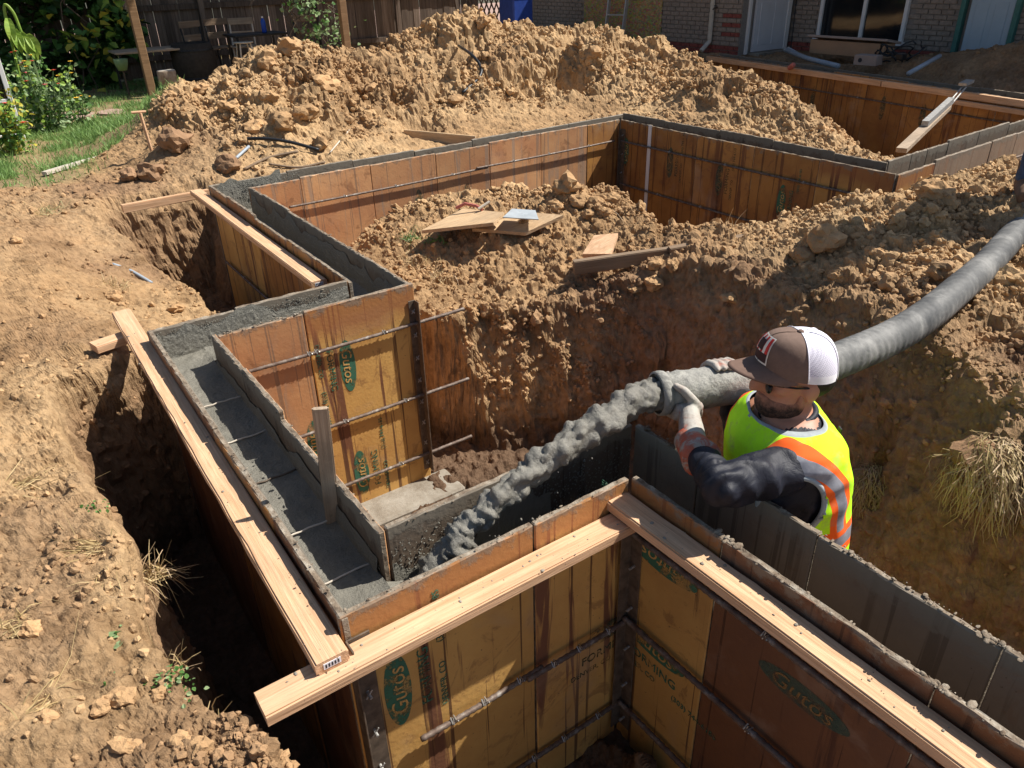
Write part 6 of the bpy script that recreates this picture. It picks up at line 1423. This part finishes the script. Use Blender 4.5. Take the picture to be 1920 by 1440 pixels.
# dry tufts and weeds
def tuft(p, n, L, mats, label, cat, name='grass_tuft', spread=.03, dirn=(0, 0, 1), droop=.6, seed=0, wid=.0022, group=None, fan=.65):
    r = random.Random(seed); e = mb = MB(); dirn = Vector(dirn)
    for _ in range(n):
        b = Vector((max(-1.6*spread, min(1.6*spread, r.gauss(0, spread))), max(-1.6*spread, min(1.6*spread, r.gauss(0, spread))), 0)); d = (dirn+Vector((r.gauss(0, fan), r.gauss(0, fan), r.gauss(0, fan*.6)))).normalized(); l = L*r.uniform(.4, 1.15)
        s_ = d.cross(Vector((r.gauss(0, 1), r.gauss(0, 1), r.gauss(0, 1)))).normalized()*wid; kx = Vector((r.gauss(0, .3), r.gauss(0, .3), r.gauss(0, .15)))*l; pts = [b+d*l*t+kx*t*t+Vector((0, 0, -droop*l*t*t*r.uniform(.3, 2.0))) for t in (0, .35, .7, 1)]
        mi_ = r.randrange(len(mats)); V = []
        for i, q in enumerate(pts): k_ = 1-.25*i; V += [q-s_*k_, q+s_*k_]
        mb.add(V, [(2*i, 2*i+1, 2*i+3, 2*i+2) for i in range(3)], mi_)
    o = mb.build(name, mats); o.location = p; return tag(o, label, cat, group)
DRY = ['dry_straw', 'dry_straw', 'root_straw']
def lift(p, z): p = Vector(p); p.z += z; return p
tuft(gp(245, 1010), 120, .13, DRY, 'dry straw tuft at the trench lip with a few green blades', 'dry grass', seed=1, dirn=(.3, 0, .5))
tuft(gp(180, 1030), 90, .16, ['dry_straw'], 'flattened golden straw lying by the trench lip', 'dry grass', seed=2, dirn=(-.8, .2, .15), fan=.4)
tuft(gp(25, 925), 80, .17, ['dry_straw'], 'golden straw tuft spreading across the bare bank', 'dry grass', seed=3, dirn=(.9, -.1, .2), fan=.5)
tuft(gp(10, 1200), 50, .10, ['dry_straw'], 'small pale straw tuft on the near bank', 'dry grass', seed=4, dirn=(.4, 0, .4))
tuft(gp(300, 1215), 45, .11, DRY, 'sparse dry stalks standing at the trench lip', 'dry grass', seed=5, dirn=(.1, 0, 1), fan=.5, droop=.2)
tuft(gp(375, 1290), 14, .13, ['dry_straw'], 'few upright dry stems beside the trench', 'dry grass', seed=6, dirn=(0, 0, 1), fan=.25, droop=.1, wid=.003)
tuft(gp(525, 1365), 60, .08, DRY, 'dry tuft below the end of the crosswise board', 'dry grass', seed=7, dirn=(.2, -.2, .5))
tuft(gp(60, 1350), 30, .16, ['dry_straw'], 'long dry straws across the pebbly bank', 'dry grass', seed=8, dirn=(.8, .3, .25), fan=.3)
tuft(gp(195, 1095), 30, .07, DRY, 'short dry sprig on the bank above the trench', 'dry grass', seed=9)
tuft(gp(400, 545, -.5), 16, .1, DRY, 'few dry wisps on the dug corner slope', 'dry grass', seed=10)
tuft(lift(gp(75, 375, -.05), .0), 260, .11, DRY+['leaf_pale'], 'grey green sod clump on the outer slope', 'grass clump', seed=11, spread=.08, droop=.8)
tuft(lift(gp(190, 480, -.12), .0), 110, .09, DRY, 'brown dry sod clump on the outer slope', 'grass clump', seed=12, spread=.06, droop=.8)
leaf_n = 0
def weed(px, py, n, size, label, seed, mats=('leaf_mid', 'leaf_pale')):
    p = gp(px, py); r = random.Random(seed); e = empty('green_weed', p); tag(e, label, 'weed')
    leaf_cloud('foliage', list(mats), [Vector((r.gauss(0, .022), r.gauss(0, .022), abs(r.gauss(.008, .006)))) for _ in range(n)], size, e, up=.9, seed=seed)
    MB().tube([(0, 0, -.01), (.005, 0, .02)], .003, 5).build('stem', 'leaf_mid', e)
weed(178, 962, 30, .011, 'small round leaved green weed at the trench lip', 41, ('leaf_mid',)); weed(315, 1270, 60, .012, 'pale green weed patch spreading at the trench lip', 42); weed(335, 1285, 40, .011, 'second pale green weed beside the weed patch', 43); weed(215, 1190, 16, .016, 'thin green blades on the near bank', 44, ('leaf_pale',)); weed(195, 1288, 5, .008, 'tiny green sprout on the pebbly bank', 45)
# sod with roots on the mound edge and right bank
tuft(onheap(790, 470), 420, .14, DRY+['root_straw'], 'sod lip with hanging roots on the left edge of the inner mound', 'grass clump', seed=13, spread=.10, dirn=(-.5, -.4, -.1), droop=.9)
tuft(onheap(835, 505), 300, .12, ['root_straw', 'root_straw', 'dry_straw'], 'brown root mat below the sod lip on the mound', 'grass clump', seed=14, spread=.08, dirn=(-.4, -.6, -.2), droop=.9)
tuft(lift(onheap(815, 462), .02), 34, .2, ['leaf_mid', 'grass_blade'], 'bright green grass blades on the sod lip', 'grass', seed=15, dirn=(0, 0, .6), droop=.7, wid=.006)
tuft(lift(onheap(770, 450), .01), 40, .12, ['leaf_mid', 'leaf_pale'], 'short green grass at the mound tip', 'grass', seed=16, dirn=(0, 0, .8), droop=.6, wid=.004)
V, Fc = rock_shape(3, 301, .35)
for (px, py, r, lab, sd2, nst) in ((1640, 915, .13, 'small clod matted with pale roots behind the vested worker', 17, 620), (1862, 880, .17, 'big sod clump of dry grey grass on the right bank', 18, 1300)):
    p = onheap(px, py); e = empty('sod_clump', p); tag(e, lab, 'grass clump'); n = fbm(V*4, 3, 3); ob = mesh_np('clod', V*(1+.1*n)[:, None]*r*.8, Fc, 'clod', False, np.repeat(brown[None], len(V), 0)); ob.parent = e
    rr3 = random.Random(sd2); mb = MB()
    for _ in range(nst):
        a, q = rr3.uniform(0, 6.28), rr3.uniform(-.6, 1); d = Vector((math.cos(a)*math.sqrt(1-q*q), math.sin(a)*math.sqrt(1-q*q), q)); b = d*r*.78; l = r*rr3.uniform(.25, .75); t = (Vector((-.35, -.45, -1))+Vector((rr3.gauss(0, .5), rr3.gauss(0, .5), rr3.gauss(0, .3)))+d*.35).normalized(); s_ = t.cross(d).normalized()*.0018
        P = [b, b+t*l*.5+d*.01+Vector((rr3.gauss(0, .12), rr3.gauss(0, .12), rr3.gauss(0, .12)))*l, b+t*l+Vector((0, 0, -.3*l))]; mb.add([P[0]-s_, P[0]+s_, P[1]-s_, P[1]+s_, P[2]-s_*.5, P[2]+s_*.5], [(0, 1, 3, 2), (2, 3, 5, 4)], rr3.randrange(2))
    mb.build('roots', ['root_straw', 'dry_straw'], e)
for (px, py) in ((1265, 425), (1180, 425), (1370, 430)): tuft(onheap(px, py), 5, .12, ['root_straw'], 'thin dry twig standing on the bank crest', 'twig', name='twig', seed=px, dirn=(0, 0, 1), fan=.3, droop=.1, wid=.003, group='twigs on the bank crest')
print('objects', len(bpy.data.objects), 'tris', sum(sum(len(p.vertices)-2 for p in o.data.polygons) for o in bpy.data.objects if o.type == 'MESH' and len(o.data.polygons) < 50000))
